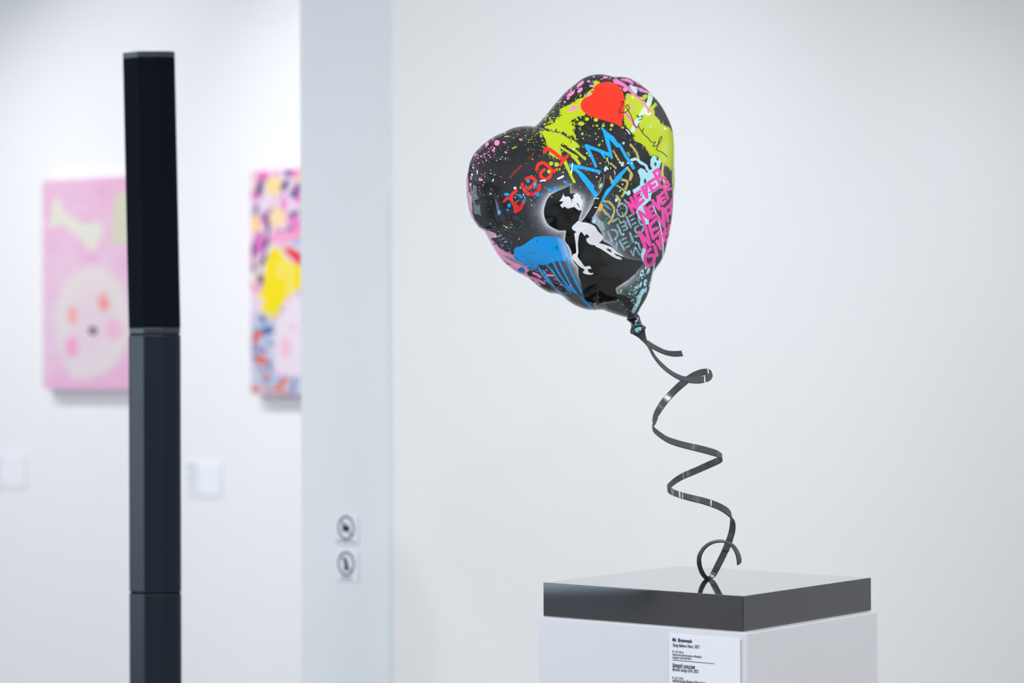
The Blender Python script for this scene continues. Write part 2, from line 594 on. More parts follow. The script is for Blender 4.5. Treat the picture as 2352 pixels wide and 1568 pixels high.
def poly(pts, col, rough=0., soft=.5, alpha=1., grain=0.):
    w = window(pts, 6 + rough * 2 + soft)
    if w is None:
        return
    d = segdist(w[4], w[5], pts, True) + (rough_term(w, rough) if rough else 0)
    a = np.clip(.5 - d / soft, 0, 1) * alpha
    if grain:
        a = a * (1 - grain * (GR[w[2]:w[3], w[0]:w[1]] > .55))
    put(w, a, lin(col))


def fringe(pts, n, spread, col, rmax=1.3, seed=0, inward=None):
    """loose droplets thrown around the edge of a patch"""
    r = np.random.RandomState(seed)
    P = np.array([p[:2] for p in pts])
    Q2 = np.roll(P, -1, 0)
    L_s = np.hypot(*(Q2 - P).T)
    c_ = P.mean(0)
    for _ in range(n):
        i = r.choice(len(P), p=L_s / L_s.sum())
        t = r.rand()
        p = P[i] * (1 - t) + Q2[i] * t
        d_ = Q2[i] - P[i]
        nn = np.array([d_[1], -d_[0]]) / (np.hypot(*d_) + 1e-6)
        p = p + nn * r.randn() * spread
        q = .3 + rmax * r.rand() ** 3
        a = math.atan2(p[1] - c_[1], p[0] - c_[0])
        dot(p[0], p[1], q * (1 + 1.4 * r.rand()), col, q, a)


def smooth_pts(pts, n=5, closed=False):
    P = np.array([list(p) for p in pts], float)
    if closed:
        Q2 = np.vstack([P[-1:], P, P[:2]])
        out = []
        for i in range(1, len(Q2) - 2):
            p0, p1, p2, p3 = Q2[i - 1:i + 3]
            for j in range(n):
                t = j / n
                out.append(.5 * ((2 * p1) + (-p0 + p2) * t + (2 * p0 - 5 * p1 + 4 * p2 - p3) * t * t + (-p0 + 3 * p1 - 3 * p2 + p3) * t ** 3))
        return [tuple(p) for p in out]
    if len(P) < 3:
        return [tuple(p) for p in P]
    return [tuple(p) for p in catmull(P, n)]


def stroke(pts, wd, col, rough=0., soft=.6, alpha=1., grain=0., sm=True):
    """wd: half width in photo pixels, or widths given per point"""
    P = [tuple(p[:2]) + ((p[2],) if len(p) > 2 else (wd,)) for p in pts]
    if sm:
        P = smooth_pts(P)
    w = window(P, 4 + max(p[2] for p in P) + rough * 2 + soft)
    if w is None:
        return
    d = segdist(w[4], w[5], P, False) + (rough_term(w, rough) if rough else 0)
    a = np.clip(.5 - d / soft, 0, 1) * alpha
    if grain:
        a = a * (1 - grain * (GR[w[2]:w[3], w[0]:w[1]] + NZ1[w[2]:w[3], w[0]:w[1]] > .5))
    put(w, a, lin(col))


def dot(x, y, rx, col, ry=None, ang=0., soft=.5):
    ry = ry or rx
    w = window([(x, y)], max(rx, ry) + 2)
    if w is None:
        return
    c, s = math.cos(ang), math.sin(ang)
    u, v = (w[4] - x) * c + (w[5] - y) * s, -(w[4] - x) * s + (w[5] - y) * c
    q = np.hypot(u / rx, v / ry)
    d = (q - 1) * min(rx, ry)
    put(w, np.clip(.5 - d / soft, 0, 1), lin(col))


def spatter(n, cx, cy, sx, sy, rmin, rmax, col, ang=0., stretch=1.6, pw=3., seed=0):
    r = np.random.RandomState(seed)
    c, s = math.cos(ang), math.sin(ang)
    for _ in range(n):
        u, v = r.randn() * sx, r.randn() * sy
        q = rmin + (rmax - rmin) * r.rand() ** pw
        e = 1 + r.rand() * (stretch - 1)
        dot(cx + u * c - v * s, cy + u * s + v * c, q * e, col, q, ang + r.randn() * .3)


YEL, PNK, HOT, BLU, LBL, RED, GLD, GRN = (190, 208, 10), (246, 140, 198), (252, 62, 168), (0, 170, 246), (172, 224, 246), (250, 46, 22), (222, 206, 104), (0, 100, 58)
BLK = (7, 8, 10)

# figure haze and silhouette ---------------------------------------------------
fig = R(3, [(1500, 150), (1440, 180), (1350, 215), (1270, 260), (1215, 320), (1185, 400), (1170, 480), (1185, 570), (1220, 640), (1290, 690), (1370, 725), (1450, 725), (1450, 780), (1445, 860), (1490, 920), (1525, 1000), (1535, 1080)]) + \
    R(4, [(110, 1140), (155, 1200), (160, 1290), (185, 1380), (215, 1500)]) + \
    R(5, [(640, 660), (700, 700), (800, 705), (1000, 690), (1040, 650), (1030, 600), (1015, 540), (1060, 500), (1180, 420), (1280, 320), (1350, 220)]) + \
    R(4, [(900, 1105), (780, 1080), (730, 1050), (650, 980), (560, 900), (470, 850), (470, 780), (430, 700), (380, 640), (330, 620), (345, 560), (400, 460), (440, 370), (480, 280), (520, 200), (590, 135), (550, 95), (575, -20), (530, 0), (505, -35), (490, 130), (440, 240), (380, 310), (340, 400), (280, 500), (210, 600), (165, 600), (180, 530), (200, 460), (215, 340), (190, 280), (110, 240), (60, 250), (50, 210)])
fig = smooth_pts(fig, 3, True)
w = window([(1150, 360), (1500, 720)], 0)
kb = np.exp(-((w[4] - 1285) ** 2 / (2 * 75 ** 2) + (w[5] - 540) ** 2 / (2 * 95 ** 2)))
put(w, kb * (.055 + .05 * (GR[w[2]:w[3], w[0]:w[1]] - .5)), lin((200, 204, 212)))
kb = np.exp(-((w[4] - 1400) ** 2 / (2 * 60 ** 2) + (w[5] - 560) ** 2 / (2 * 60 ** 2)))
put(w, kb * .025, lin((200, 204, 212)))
w = window(fig, 70)
d = segdist(w[4], w[5], fig, True)
g = GR[w[2]:w[3], w[0]:w[1]]
# spray strength varies around the stencil: strongest left of the head, beside the blue patch and below the skirt
gx, gy = w[4], w[5]
k1 = np.exp(-((gx - 1262) ** 2 + (gy - 490) ** 2) / (2 * 45 ** 2))
k2 = np.exp(-((gx - 1315) ** 2 + (gy - 590) ** 2) / (2 * 38 ** 2))
k3 = np.exp(-((gx - 1440) ** 2 + (gy - 655) ** 2) / (2 * 30 ** 2))
k4 = np.exp(-((gx - 1400) ** 2 + (gy - 545) ** 2) / (2 * 32 ** 2))
k5 = np.exp(-((gx - 1345) ** 2 + (gy - 480) ** 2) / (2 * 30 ** 2))
kk = np.clip(1.0 * k1 + .9 * k2 + .75 * k3 + .55 * k4 + .5 * k5, 0, 1)
hz = kk * (np.exp(-np.clip(d, 0, 99) / 5.5) * .9 + np.exp(-np.clip(d, 0, 99) / 22.) * .22)
hz = hz * (1 + .5 * (g - .5)) + (g > .93) * kk * np.exp(-np.clip(d, 0, 99) / 26.) * .25
put(w, hz, lin((222, 229, 240)))

# blue patch and its drips -------------------------------------------------------
bl = R(3, [(800, 950), (880, 925), (980, 860), (1060, 810), (1180, 795), (1350, 805), (1400, 830), (1450, 900), (1490, 1000), (1510, 1090), (1480, 1130), (1400, 1110), (1290, 1130), (1180, 1170), (1090, 1165), (1075, 1225), (1010, 1222), (900, 1150), (795, 1085), (788, 1000)])
pk = R(3, [(400, 725), (470, 770), (500, 830), (560, 910), (640, 980), (720, 1010), (800, 1045), (810, 1090), (900, 1150), (990, 1220), (950, 1262), (1010, 1360), (960, 1390), (800, 1300), (600, 1160), (440, 960), (360, 720)])
poly(pk, (240, 158, 205), .9, .8)
fringe(pk, 160, 3.5, (240, 158, 205), 1.2, 71)
fringe(pk, 90, 1.8, (17, 19, 24), 1.1, 72)
poly(R(3, [(640, 1040), (720, 1060), (820, 1110), (940, 1180), (930, 1190), (800, 1140), (700, 1080)]), (150, 130, 140), .6, 2.)
poly(R(3, [(640, 1100), (700, 1140), (750, 1160), (700, 1165), (650, 1130)]), (20, 20, 22), .5)
poly(R(3, [(830, 1230), (880, 1180), (930, 1220), (920, 1270), (850, 1275)]), (0, 130, 215), .8)
bl = smooth_pts(bl, 4, True)
poly(bl, (0, 150, 232), .35, .7)
w = window(bl, 4)
d = segdist(w[4], w[5], bl, True)
al = np.clip(-d / 3, 0, 1) * np.clip((w[4] - 1276 - (w[5] - 545) * .3) / 28, 0, 1) * (.85 + .3 * (GR[w[2]:w[3], w[0]:w[1]] - .5))
put(w, al, lin((205, 218, 236)))
DB = (0, 158, 238)
for pts_, wd in (
        ([(425, 180), (455, 270), (500, 380), (560, 500), (612, 600)], 2.1), ([(325, 170), (355, 250), (400, 350), (480, 500), (560, 610), (640, 690), (740, 782)], 1.9),
        ([(240, 160), (275, 240), (330, 350), (420, 480), (480, 540), (600, 640), (700, 740)], 1.9), ([(150, 190), (195, 260), (250, 320), (340, 450), (430, 530), (472, 578)], 1.7),
        ([(60, 230), (95, 300), (150, 380), (200, 450), (260, 500), (340, 580), (465, 660)], 2.0), ([(150, 320), (200, 410), (250, 480)], 1.6), ([(640, 640), (720, 715)], 2.0)):
    stroke(R(5, pts_), wd * 1.12, DB, .12)
GG = (104, 104, 106)  # lower edge grey: overspray, with the grazing reflection mixed into the colour
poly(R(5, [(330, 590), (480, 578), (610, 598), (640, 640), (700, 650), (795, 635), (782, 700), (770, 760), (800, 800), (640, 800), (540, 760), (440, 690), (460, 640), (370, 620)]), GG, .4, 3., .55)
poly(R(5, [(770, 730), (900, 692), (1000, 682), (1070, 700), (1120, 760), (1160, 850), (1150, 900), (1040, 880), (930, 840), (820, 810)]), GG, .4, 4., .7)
stroke(R(5, [(785, 640), (772, 700), (768, 750), (800, 785)]), 1.3, (205, 208, 214), .3, 3.5, .8)  # pale fold rim: a highlight painted into the colour
stroke(R(5, [(800, 745), (900, 700), (1000, 688)]), 1.2, (170, 172, 176), .3, 4, .6)  # fold crest highlight, also painted in
for pts_, wd in (([(640, 690), (740, 782)], 2.1), ([(640, 665), (700, 740)], 2.0)):
    stroke(R(5, pts_), wd, DB, .12)
for pts_ in ([(30, 350), (90, 380), (100, 400)], [(0, 400), (70, 430), (160, 475)], [(200, 375), (260, 380)], [(50, 450), (100, 490)]):
    stroke(R(5, pts_), 2.6, PNK, .8)
spatter(60, 1262, 640, 26, 9, .4, 1.4, PNK, .5, 2.5, seed=3)
spatter(45, 1275, 655, 40, 10, .4, 1.7, GRN, .5, 1.6, seed=4)
for (x, y, r_) in ((1083, 858, 2.2), (1338, 940, 4), (1016, 1018, 2.2), (1062, 1014, 2.2), (1035, 1168, 1.5), (1072, 1135, 1.2)):
    q = R(3, [(x, y)])[0]
    dot(q[0], q[1], r_ * .7, (30, 110, 75), r_)

# lime patches -------------------------------------------------------------------
lime0 = R(1, [(1165, 800), (1290, 745), (1330, 690), (1400, 640), (1380, 560), (1470, 520), (1600, 440)]) + R(2, [(100, 470), (160, 430), (250, 400), (270, 350), (330, 310), (360, 240), (420, 200), (440, 240), (380, 300), (345, 385), (240, 425), (195, 500), (230, 600), (240, 640), (150, 660), (60, 715), (85, 780), (130, 800), (90, 830), (125, 900), (100, 930), (50, 900), (0, 880)]) + R(1, [(1440, 870), (1300, 840), (1215, 815)])
poly(lime0, YEL, 1.25)
fringe(lime0, 230, 4.5, YEL, 1.6, 61)
fringe(lime0, 110, 2.6, (17, 19, 24), 1.5, 62)
lime1 = R(1, [(1110, 850), (1200, 838), (1300, 855), (1430, 900), (1520, 960), (1600, 990), (1640, 1060), (1560, 1060), (1500, 1010), (1420, 990), (1370, 1040), (1400, 1110), (1395, 1180), (1340, 1205), (1250, 1150), (1220, 1050), (1190, 950), (1160, 890)])
poly(lime1, YEL, .9)
fringe(lime1, 160, 4, YEL, 1.3, 63)
fringe(lime1, 50, 2.4, (17, 19, 24), 1.1, 64)
poly(R(2, [(-60, 960), (0, 950), (50, 990), (100, 1060), (60, 1060), (-20, 1020)]), YEL, .8)
for n_, pts_, wd in ((1, [(1380, 1045), (1480, 1110), (1600, 1180)], 2.6), (2, [(-20, 1200), (30, 1330), (70, 1430), (108, 1500)], 3), (2, [(30, 1040), (140, 1110), (245, 1205)], 2.6),
                     (2, [(80, 1165), (130, 1210), (170, 1265)], 3.4), (1, [(1440, 1240), (1470, 1310), (1520, 1400)], 3.2)):
    stroke(R(n_, pts_), wd, YEL, .2)
lime2 = R(2, [(780, 360), (870, 370), (950, 420), (1010, 460), (1060, 560), (1150, 480), (1165, 500), (1130, 560), (1140, 640), (1200, 700), (1230, 760), (1330, 800), (1375, 870), (1400, 1000), (1420, 1150), (1400, 1250), (1350, 1350), (1300, 1300), (1260, 1260), (1200, 1240), (1180, 1170), (1080, 1160), (1020, 1050), (960, 1000), (870, 970), (890, 910), (830, 850), (780, 800), (740, 700), (750, 600), (755, 450)])
poly(lime2, YEL, 1.2)
fringe(lime2[:40], 160, 3.2, YEL, 1.2, 65)
fringe(lime2, 110, 2.2, (17, 19, 24), 1.2, 66)
stroke(R(2, [(1255, 1250), (1240, 1350), (1250, 1450), (1280, 1560)]), 2.6, (190, 205, 60), .6)
for i_ in range(4):
    stroke(R(2, [(1372 + 9 * i_, 1290), (1366 + 10 * i_, 1420), (1372 + 9 * i_, 1600), (1376 + 7 * i_, 1700)]), .7, (196, 208, 110), .2)
stroke(R(2, [(1000, 400), (1030, 390), (1010, 430), (960, 420)]), 2.5, YEL, .9)
spatter(150, 1262, 268, 20, 14, .35, 1.5, YEL, -.8, 2.2, seed=11)
spatter(150, 1345, 262, 34, 22, .35, 1.7, YEL, -.2, 1.8, seed=12)
spatter(110, 1240, 318, 34, 18, .3, 1.3, YEL, .2, 2, seed=13)
spatter(80, 1380, 330, 50, 40, .3, 1.3, YEL, .2, 1.5, seed=14)
spatter(60, 1290, 370, 50, 30, .3, 1.1, YEL, .2, 1.5, seed=15)
for x, y, a, b in ((590, 770, 22, 22), (400, 775, 15, 14), (480, 775, 18, 18), (575, 825, 15, 14), (385, 700, 28, 24), (270, 690, 26, 22), (195, 750, 42, 26), (210, 880, 16, 16), (470, 970, 11, 11), (425, 1025, 14, 14), (730, 800, 15, 14), (530, 1205, 12, 22), (440, 1260, 12, 9), (390, 225, 40, 26), (300, 1160, 12, 16)):
    q = R(2, [(x, y)])[0]
    dot(q[0], q[1], a / 5.6, YEL, b / 5.6)
for x, y, a in ((1265, 1262, 26), (1335, 1275, 29), (1240, 1365, 26), (1375, 1335, 12), (1420, 1375, 10), (1335, 1340, 18), (1025, 1207, 9), (430, 1225, 8)):
    q = R(1, [(x, y)])[0]
    dot(q[0], q[1], a / 5.6, YEL)
stroke(R(1, [(770, 1068), (815, 1048)]), 1.3, YEL, .1)
stroke(R(1, [(670, 915), (720, 912)]), 1.2, YEL, .1)

# pale blue-green wash, pinks near the top
stroke(R(2, [(1085, 370), (1085, 430), (1040, 540), (990, 600), (940, 690), (860, 830)]), 5.5, (203, 238, 205), .9)
poly(R(2, [(820, 250), (900, 280), (920, 330), (900, 370), (850, 330)]), (190, 222, 240), .8)
poly(R(2, [(600, 185), (640, 170), (720, 210), (770, 245), (860, 350), (820, 340), (740, 280), (680, 250), (620, 230)]), HOT and (250, 120, 190), .4)
stroke([(p[0], p[1], wv) for p, wv in zip(R(2, [(800, 290), (880, 375), (960, 440), (1020, 510), (1090, 612)]), (4, 2.6, 2.4, 2.2, 2.6))], 2, (250, 120, 190), .25)
stroke(R(2, [(760, 600), (850, 720), (912, 812)]), 2.7, (250, 110, 185), .2)
poly(R(2, [(700, 178), (790, 165), (850, 200), (870, 250), (800, 215), (720, 195)]), (246, 135, 198), .6)
poly(R(2, [(890, 270), (960, 290), (1080, 340), (1060, 360), (960, 340), (910, 300)]), (246, 135, 198), .9)
stroke(R(2, [(850, 190), (1000, 280), (1110, 365), (1200, 470), (1285, 590)]), 1.5, (235, 130, 190), .8)
for x, y, a, b, an in ((185, 240, 60, 22, -.7), (60, 370, 60, 22, -.6), (180, 320, 42, 24, -.8), (290, 205, 20, 16, 0), (510, 152, 30, 14, .2), (90, 555, 65, 26, -.55), (160, 550, 26, 14, 0), (340, 265, 42, 14, .1), (290, 388, 32, 24, 0), (760, 312, 30, 26, .5), (785, 445, 14, 14, 0), (840, 548, 18, 28, -.5), (358, 143, 16, 8, 0), (820, 382, 14, 8, 0), (705, 300, 12, 20, 0), (30, 425, 22, 14, -.5)):
    q = R(2, [(x, y)])[0]
    dot(q[0], q[1], a / 5.6, PNK, b / 5.6, an)
spatter(90, 1300, 212, 42, 9, .35, 1.8, PNK, -.62, 2.4, seed=21)
spatter(60, 1400, 180, 40, 6, .35, 1.6, PNK, .3, 2.2, seed=22)
spatter(150, 1120, 345, 42, 15, .3, 1.9, PNK, -.65, 2.0, seed=23)
spatter(110, 1108, 400, 22, 45, .25, 1.3, PNK, .1, 1.8, seed=24)
spatter(110, 1240, 330, 60, 30, .2, .8, (225, 200, 205), .2, 1.8, seed=25)
spatter(40, 1150, 545, 24, 20, .3, 1.6, PNK, .6, 2.2, seed=26)
for x, y, a, b in ((567, 995, 34, 36), (875, 955, 25, 12), (533, 1070, 12, 20), (665, 862, 18, 14), (683, 1118, 16, 12), (440, 1010, 22, 28), (662, 990, 24, 8), (360, 1470, 18, 16), (226, 1530, 14, 20)):
    q = R(1, [(x, y)])[0]
    dot(q[0], q[1], a / 5.6, PNK, b / 5.6, .2)
q = R(3, [(800, 178)])[0]
dot(q[0], q[1], 3.2, (240, 225, 235))
# the seam side on the far left: pinkish back sheet
poly([(1062, 400), (1074, 398), (1076, 418), (1076.6, 440), (1083, 453), (1083, 470), (1085, 488), (1090, 505), (1099, 521), (1113, 528), (1127, 531), (1140, 536), (1140, 545), (1118, 548), (1095, 535), (1075, 500), (1060, 450)], (205, 160, 180), .5, 1.)

# red heart
poly(smooth_pts(R(2, [(365, 280), (410, 240), (470, 218), (570, 213), (660, 252), (720, 318), (750, 420), (757, 520), (742, 640), (722, 720)]), 4) + R(2, [(716, 802)]) + smooth_pts(R(2, [(665, 765), (600, 737), (480, 705), (370, 672), (290, 642), (220, 592), (188, 530), (200, 468), (240, 420), (320, 385), (350, 330)]), 4), (252, 48, 20), .15, .8)

# blue zigzags
for n_, pts_ in ((2, [(460, 805, 2), (510, 870, 4), (590, 940, 6), (665, 1035, 4)]), (2, [(500, 860, 4), (540, 990, 4.6), (588, 1190, 2.6)]), (2, [(260, 1035, 4), (400, 1085, 3.4), (570, 1155, 4.4)]),
                 (2, [(265, 1045, 4), (325, 1160, 3.2), (385, 1300, 3)]), (2, [(450, 1110, 2.4), (500, 1190, 2)]), (2, [(685, 1015, 2.5), (760, 1150, 3.6), (868, 1318, 3.8)]),
                 (2, [(60, 1288, 3.6), (230, 1318, 3.4), (428, 1368, 3.8)]), (2, [(60, 1290, 4), (200, 1400, 4), (340, 1560, 4.4)]), (4, [(190, 10, 4.4), (300, 150, 5), (395, 285, 5)]),
                 (2, [(785, 1320, 3), (680, 1430, 4.6), (580, 1550, 5.2)]), (4, [(690, 40, 5), (580, 150, 5.6), (500, 260, 5), (450, 350, 3)]), (4, [(495, 395, 1.4), (590, 465, 1)])):
    stroke(R(n_, pts_), 3, BLU, .25, sm=False)

# gold strokes
for n_, pts_, wd in ((2, [(830, 1020), (900, 1110), (935, 1205)], 3.2), (2, [(610, 1100), (680, 1220), (740, 1290)], 2.2), (2, [(575, 1260), (640, 1320)], 2.6), (2, [(790, 1320), (845, 1400), (825, 1470)], 3.4),
                     (4, [(835, 0), (825, 65)], 3.4), (4, [(725, 70), (790, 100), (765, 190), (722, 288)], 3.5), (4, [(650, 140), (740, 200)], 2.2), (4, [(490, 350), (560, 360), (620, 450), (595, 560), (550, 630)], 3.3),
                     (4, [(485, 460), (520, 510)], 3.4), (4, [(650, 280), (690, 330), (675, 410)], 3.2), (4, [(560, 20), (590, 90)], 3), (4, [(370, 530), (510, 660)], .8), (4, [(450, 50), (420, 150), (440, 190)], 1),
                     (2, [(790, 1120), (820, 1165)], 1.8)):
    stroke(R(n_, pts_), wd * .8, GLD, .35, grain=.7)
q = R(4, [(440, 425)])[0]
dot(q[0], q[1], 6, (222, 180, 80), 9.5, .3)
spatter(70, 1395, 400, 30, 40, .25, .8, GLD, 0, 1.5, seed=31)

# pale blue patches, then the chalky block letters
poly(R(2, [(920, 1360), (960, 1320), (1010, 1340), (1040, 1380), (1060, 1350), (1110, 1330), (1085, 1280), (1090, 1210), (1120, 1160), (1200, 1190), (1225, 1240), (1200, 1330), (1215, 1420), (1230, 1520)]) + R(4, [(1200, 60), (1180, 200), (1100, 250), (1090, 330), (1010, 400), (1060, 500), (1065, 640), (1010, 650), (930, 560), (900, 480), (930, 420), (955, 250), (870, 240), (862, 200), (950, 140), (960, 60), (935, 0)]), LBL, .7)
stroke(R(2, [(850, 1215), (900, 1205), (960, 1250), (1020, 1280), (1050, 1340)]), 3, LBL, .6)
stroke(R(4, [(1120, 400), (1180, 560), (1222, 720), (1250, 900), (1245, 1060)]), 1.6, LBL, .15)
stroke(R(4, [(1010, 960), (985, 1050), (1020, 1130)]), 4, LBL, .4)
stroke(R(4, [(1140, 1100), (1128, 1220), (1105, 1330), (1075, 1440)]), 1.8, LBL, .3)
for x, y, a, b in ((975, 1270, 22, 50), (1060, 1240, 18, 40), (960, 1420, 14, 40), (905, 1480, 20, 62), (1020, 1390, 18, 40), (960, 1540, 20, 40), (1028, 1200, 12, 26), (840, 1440, 6, 14), (710, 1500, 8, 22), (450, 145, 14, 32), (365, 600, 16, 38), (805, 240, 24, 34), (765, 235, 14, 18), (728, 130, 10, 12), (650, 330, 20, 28), (740, 775, 9, 18), (900, 880, 9, 20), (700, 210, 9, 16)):
    q = R(4, [(x, y)])[0]
    dot(q[0], q[1], a / 5.6, LBL, b / 5.6, .35)
for x, y, a, b in ((510, 1330, 20, 36), (740, 1000, 15, 18), (725, 1270, 18, 32), (1003, 924, 9, 9), (1085, 790, 9, 14), (630, 1380, 8, 9)):
    q = R(2, [(x, y)])[0]
    dot(q[0], q[1], a / 5.6, LBL, b / 5.6, .35)
for pts_, wd in (([(1345, 560), (1310, 620), (1290, 680)], 4.5), ([(1270, 500), (1245, 580)], 3), ([(1285, 700), (1250, 760), (1225, 810)], 4.2), ([(1375, 440), (1365, 490)], 3.2), ([(1380, 530), (1370, 570)], 2), ([(1085, 550), (1075, 580)], 1.3), ([(1190, 730), (1175, 765)], .9), ([(1325, 590), (1275, 650)], 3)):
    stroke(R(5, pts_), wd, LBL, .5)
spatter(70, 1455, 672, 8, 34, .4, 2., LBL, .35, 2.4, seed=41)
spatter(80, 1456, 668, 14, 36, .4, 2.6, (10, 110, 62), .35, 1.8, seed=42)
spatter(40, 1420, 690, 22, 8, .4, 2.6, (10, 110, 62), .1, 1.8, seed=43)
spatter(60, 1425, 480, 34, 34, .25, .9, LBL, 0, 1.5, seed=44)
spatter(60, 1475, 440, 18, 14, .5, 2.2, (14, 16, 20), 0, 1.8, seed=45)
CH = (150, 196, 214)
O_ = [(720 + 62 * math.cos(t), 460 + 82 * math.sin(t)) for t in np.linspace(-2.6, 3.2, 14)]
for pts_, wd in ((O_, 2.3), ([(755, 330), (790, 375)], 2.4), ([(390, 570), (430, 620), (480, 690)], 4.5), ([(540, 740), (565, 800), (590, 862)], 2.6), ([(585, 715), (640, 725), (662, 780), (632, 838)], 2.4),
                 ([(660, 650), (715, 775)], 2.6), ([(700, 625), (755, 612), (768, 655), (725, 675)], 2.2), ([(765, 660), (790, 695), (745, 722)], 2.2), ([(785, 560), (832, 680)], 2.6), ([(815, 540), (865, 518)], 2.2), ([(838, 592), (880, 570)], 2.2),
                 ([(858, 648), (898, 622)], 2.2), ([(595, 612), (660, 570)], 2.4), ([(690, 855), (748, 972)], 2.6), ([(722, 842), (772, 818)], 2.2), ([(745, 892), (785, 870)], 2.2), ([(770, 945), (812, 920)], 2.2), ([(822, 750), (868, 868)], 2.6),
                 ([(925, 665), (885, 700), (912, 752), (968, 745), (998, 690)], 2.4), ([(640, 985), (655, 880)], 2.4), ([(830, 980), (862, 1045)], 2.), ([(870, 1035), (888, 940), (945, 1030)], 2.2), ([(925, 885), (962, 972)], 2.2), ([(530, 500), (570, 560)], 2.4), ([(890, 800), (935, 790)], 2.2), ([(930, 575), (960, 640), (1000, 660)], 2.4)):
    stroke(R(4, pts_), wd, CH, .3, grain=.8)
for x, y in ((510, 622), (832, 872), (1017, 88)):
    q = R(4, [(x, y)])[0]
    dot(q[0], q[1], 3.2 if x > 600 else 4.2, (0, 118, 66), 6)
for x, y in ((1178, 1200), (1150, 1270), (330, 222)):
    q = R(2, [(x, y)])[0]
    dot(q[0], q[1], 2.8, (0, 95, 50), 4.5)
for pts_ in ([(720, 490), (745, 545)], [(755, 500), (778, 560)], [(680, 572), (697, 628)]):
    stroke(R(4, pts_), .9, (190, 215, 20), .1)

# hot pink words
WORDS = [
    [(870, 500), (800, 370), (905, 430), (835, 305)], [(955, 220), (885, 272), (932, 395), (995, 335)], [(905, 325), (962, 290)],
    [(980, 175), (1040, 300), (1030, 130)], [(1130, 65), (1060, 112), (1112, 222), (1182, 172)], [(1085, 165), (1142, 132)],
    [(1222, 168), (1178, 70), (1130, -25)], [(1130, -25), (1185, -62), (1212, -20), (1190, 30), (1160, 52)], [(1190, 40), (1268, 50)],
    [(1005, 630), (940, 480), (1068, 570), (1008, 415)], [(1108, 398), (1050, 442), (1102, 552), (1150, 520)], [(1075, 495), (1122, 465)],
    [(1112, 340), (1200, 450), (1182, 290)], [(1245, 232), (1200, 290), (1237, 382), (1280, 342)], [(1215, 325), (1262, 298)],
    [(1310, 312), (1255, 150)], [(1258, 150), (1300, 88), (1322, 130), (1292, 200)], [(1292, 202), (1355, 186)],
    [(1022, 942), (945, 750), (1082, 910), (1020, 672)], [(1150, 582), (1075, 662), (1122, 822), (1205, 742)], [(1100, 725), (1172, 692)],
    [(1180, 545), (1262, 670), (1242, 440)], [(1330, 402), (1280, 450), (1312, 605)], [(1300, 525), (1342, 492)], [(1378, 310), (1342, 390), (1362, 505)],
    [tuple(p) for p in catmull(np.array([(1085., 962), (1040, 1010), (1016, 1080), (1024, 1140), (1056, 1176), (1108, 1152), (1134, 1095), (1128, 1042), (1066, 1052)]), 5)], [(1143, 935), (1172, 1042)],
    [(1170, 862), (1225, 960), (1215, 790)], [(1282, 702), (1255, 790), (1275, 862), (1312, 830)], [(1265, 785), (1296, 762)], [(1332, 660), (1322, 745), (1345, 700)],
]
for i_, pts_ in enumerate(WORDS):
    wd = 3.6 if pts_[0][0] < 1200 else 3.1
    stroke(R(4, pts_), wd if i_ < 18 else wd + .2, HOT, .3, sm=False)
q = R(4, [(1125, 903)])[0]
dot(q[0], q[1], 3.4, HOT)

# red word
RD = (222, 40, 30)
for n_, pts_, wd in ((3, [(815, 215), (760, 265), (755, 330), (795, 410), (808, 485)], 3.6), (3, [(660, 350), (705, 308), (755, 325)], 3.2), (3, [(808, 480), (870, 440), (905, 360)], 3.4), (3, [(790, 390), (840, 420)], 3.2),
                     (3, [(895, 130), (915, 195), (970, 245), (1040, 255), (1100, 205), (1112, 140)], 3.8), (3, [(945, 60), (1000, 42), (1060, 75), (1040, 130), (975, 185)], 3.8),
                     (1, [(1078, 1340), (1100, 1275), (1160, 1252), (1220, 1290), (1290, 1362), (1322, 1345)], 3.6), (1, [(1178, 1340), (1132, 1380), (1138, 1432), (1190, 1462), (1248, 1435), (1262, 1395)], 3.6),
                     (1, [(1182, 1105), (1210, 1072), (1262, 1092), (1350, 1160), (1430, 1215)], 4.2), (1, [(1482, 1160), (1432, 1212), (1382, 1282)], 3.4)):
    stroke(R(n_, pts_), wd, (244, 38, 24) if n_ == 1 else RD, .15)
stroke(R(1, [(1040, 1125), (1015, 1165), (980, 1192)]), 2.2, (110, 30, 30), .4, 2)
stroke(R(1, [(880, 1292), (820, 1350), (742, 1440)]), 2.6, (120, 42, 38), .5, 2)
for x, y, a, b, an in ((695, 260, 35, 20, .1), (725, 400, 22, 28, 0), (705, 458, 13, 15, 0), (600, 488, 18, 26, 0), (1445, 100, 26, 15, .3), (1480, 125, 14, 9, .3), (1250, 205, 38, 20, .4), (1330, 185, 36, 20, .3), (1090, 260, 30, 26, 0), (1145, 265, 14, 12, .4), (970, 90, 20, 20, 0), (1060, 135, 20, 34, 0), (880, 290, 14, 14, 0), (925, 300, 12, 14, 0), (855, 270, 20, 16, 0), (910, 340, 12, 12, 0), (1187, 172, 10, 9, 0), (1048, 298, 9, 10, 0), (820, 262, 8, 10, 0)):
    q = R(3, [(x, y)])[0]
    dot(q[0], q[1], a / 5.6, (20, 150, 232), b / 5.6, an)
spatter(50, 1165, 560, 25, 14, .3, 1.4, (20, 150, 232), .2, 1.5, seed=51)
spatter(30, 1220, 450, 30, 14, .3, 1.2, (20, 150, 232), .2, 1.5, seed=52)
spatter(40, 1175, 525, 12, 8, .3, 1.2, (20, 150, 80), -.5, 2, seed=53)

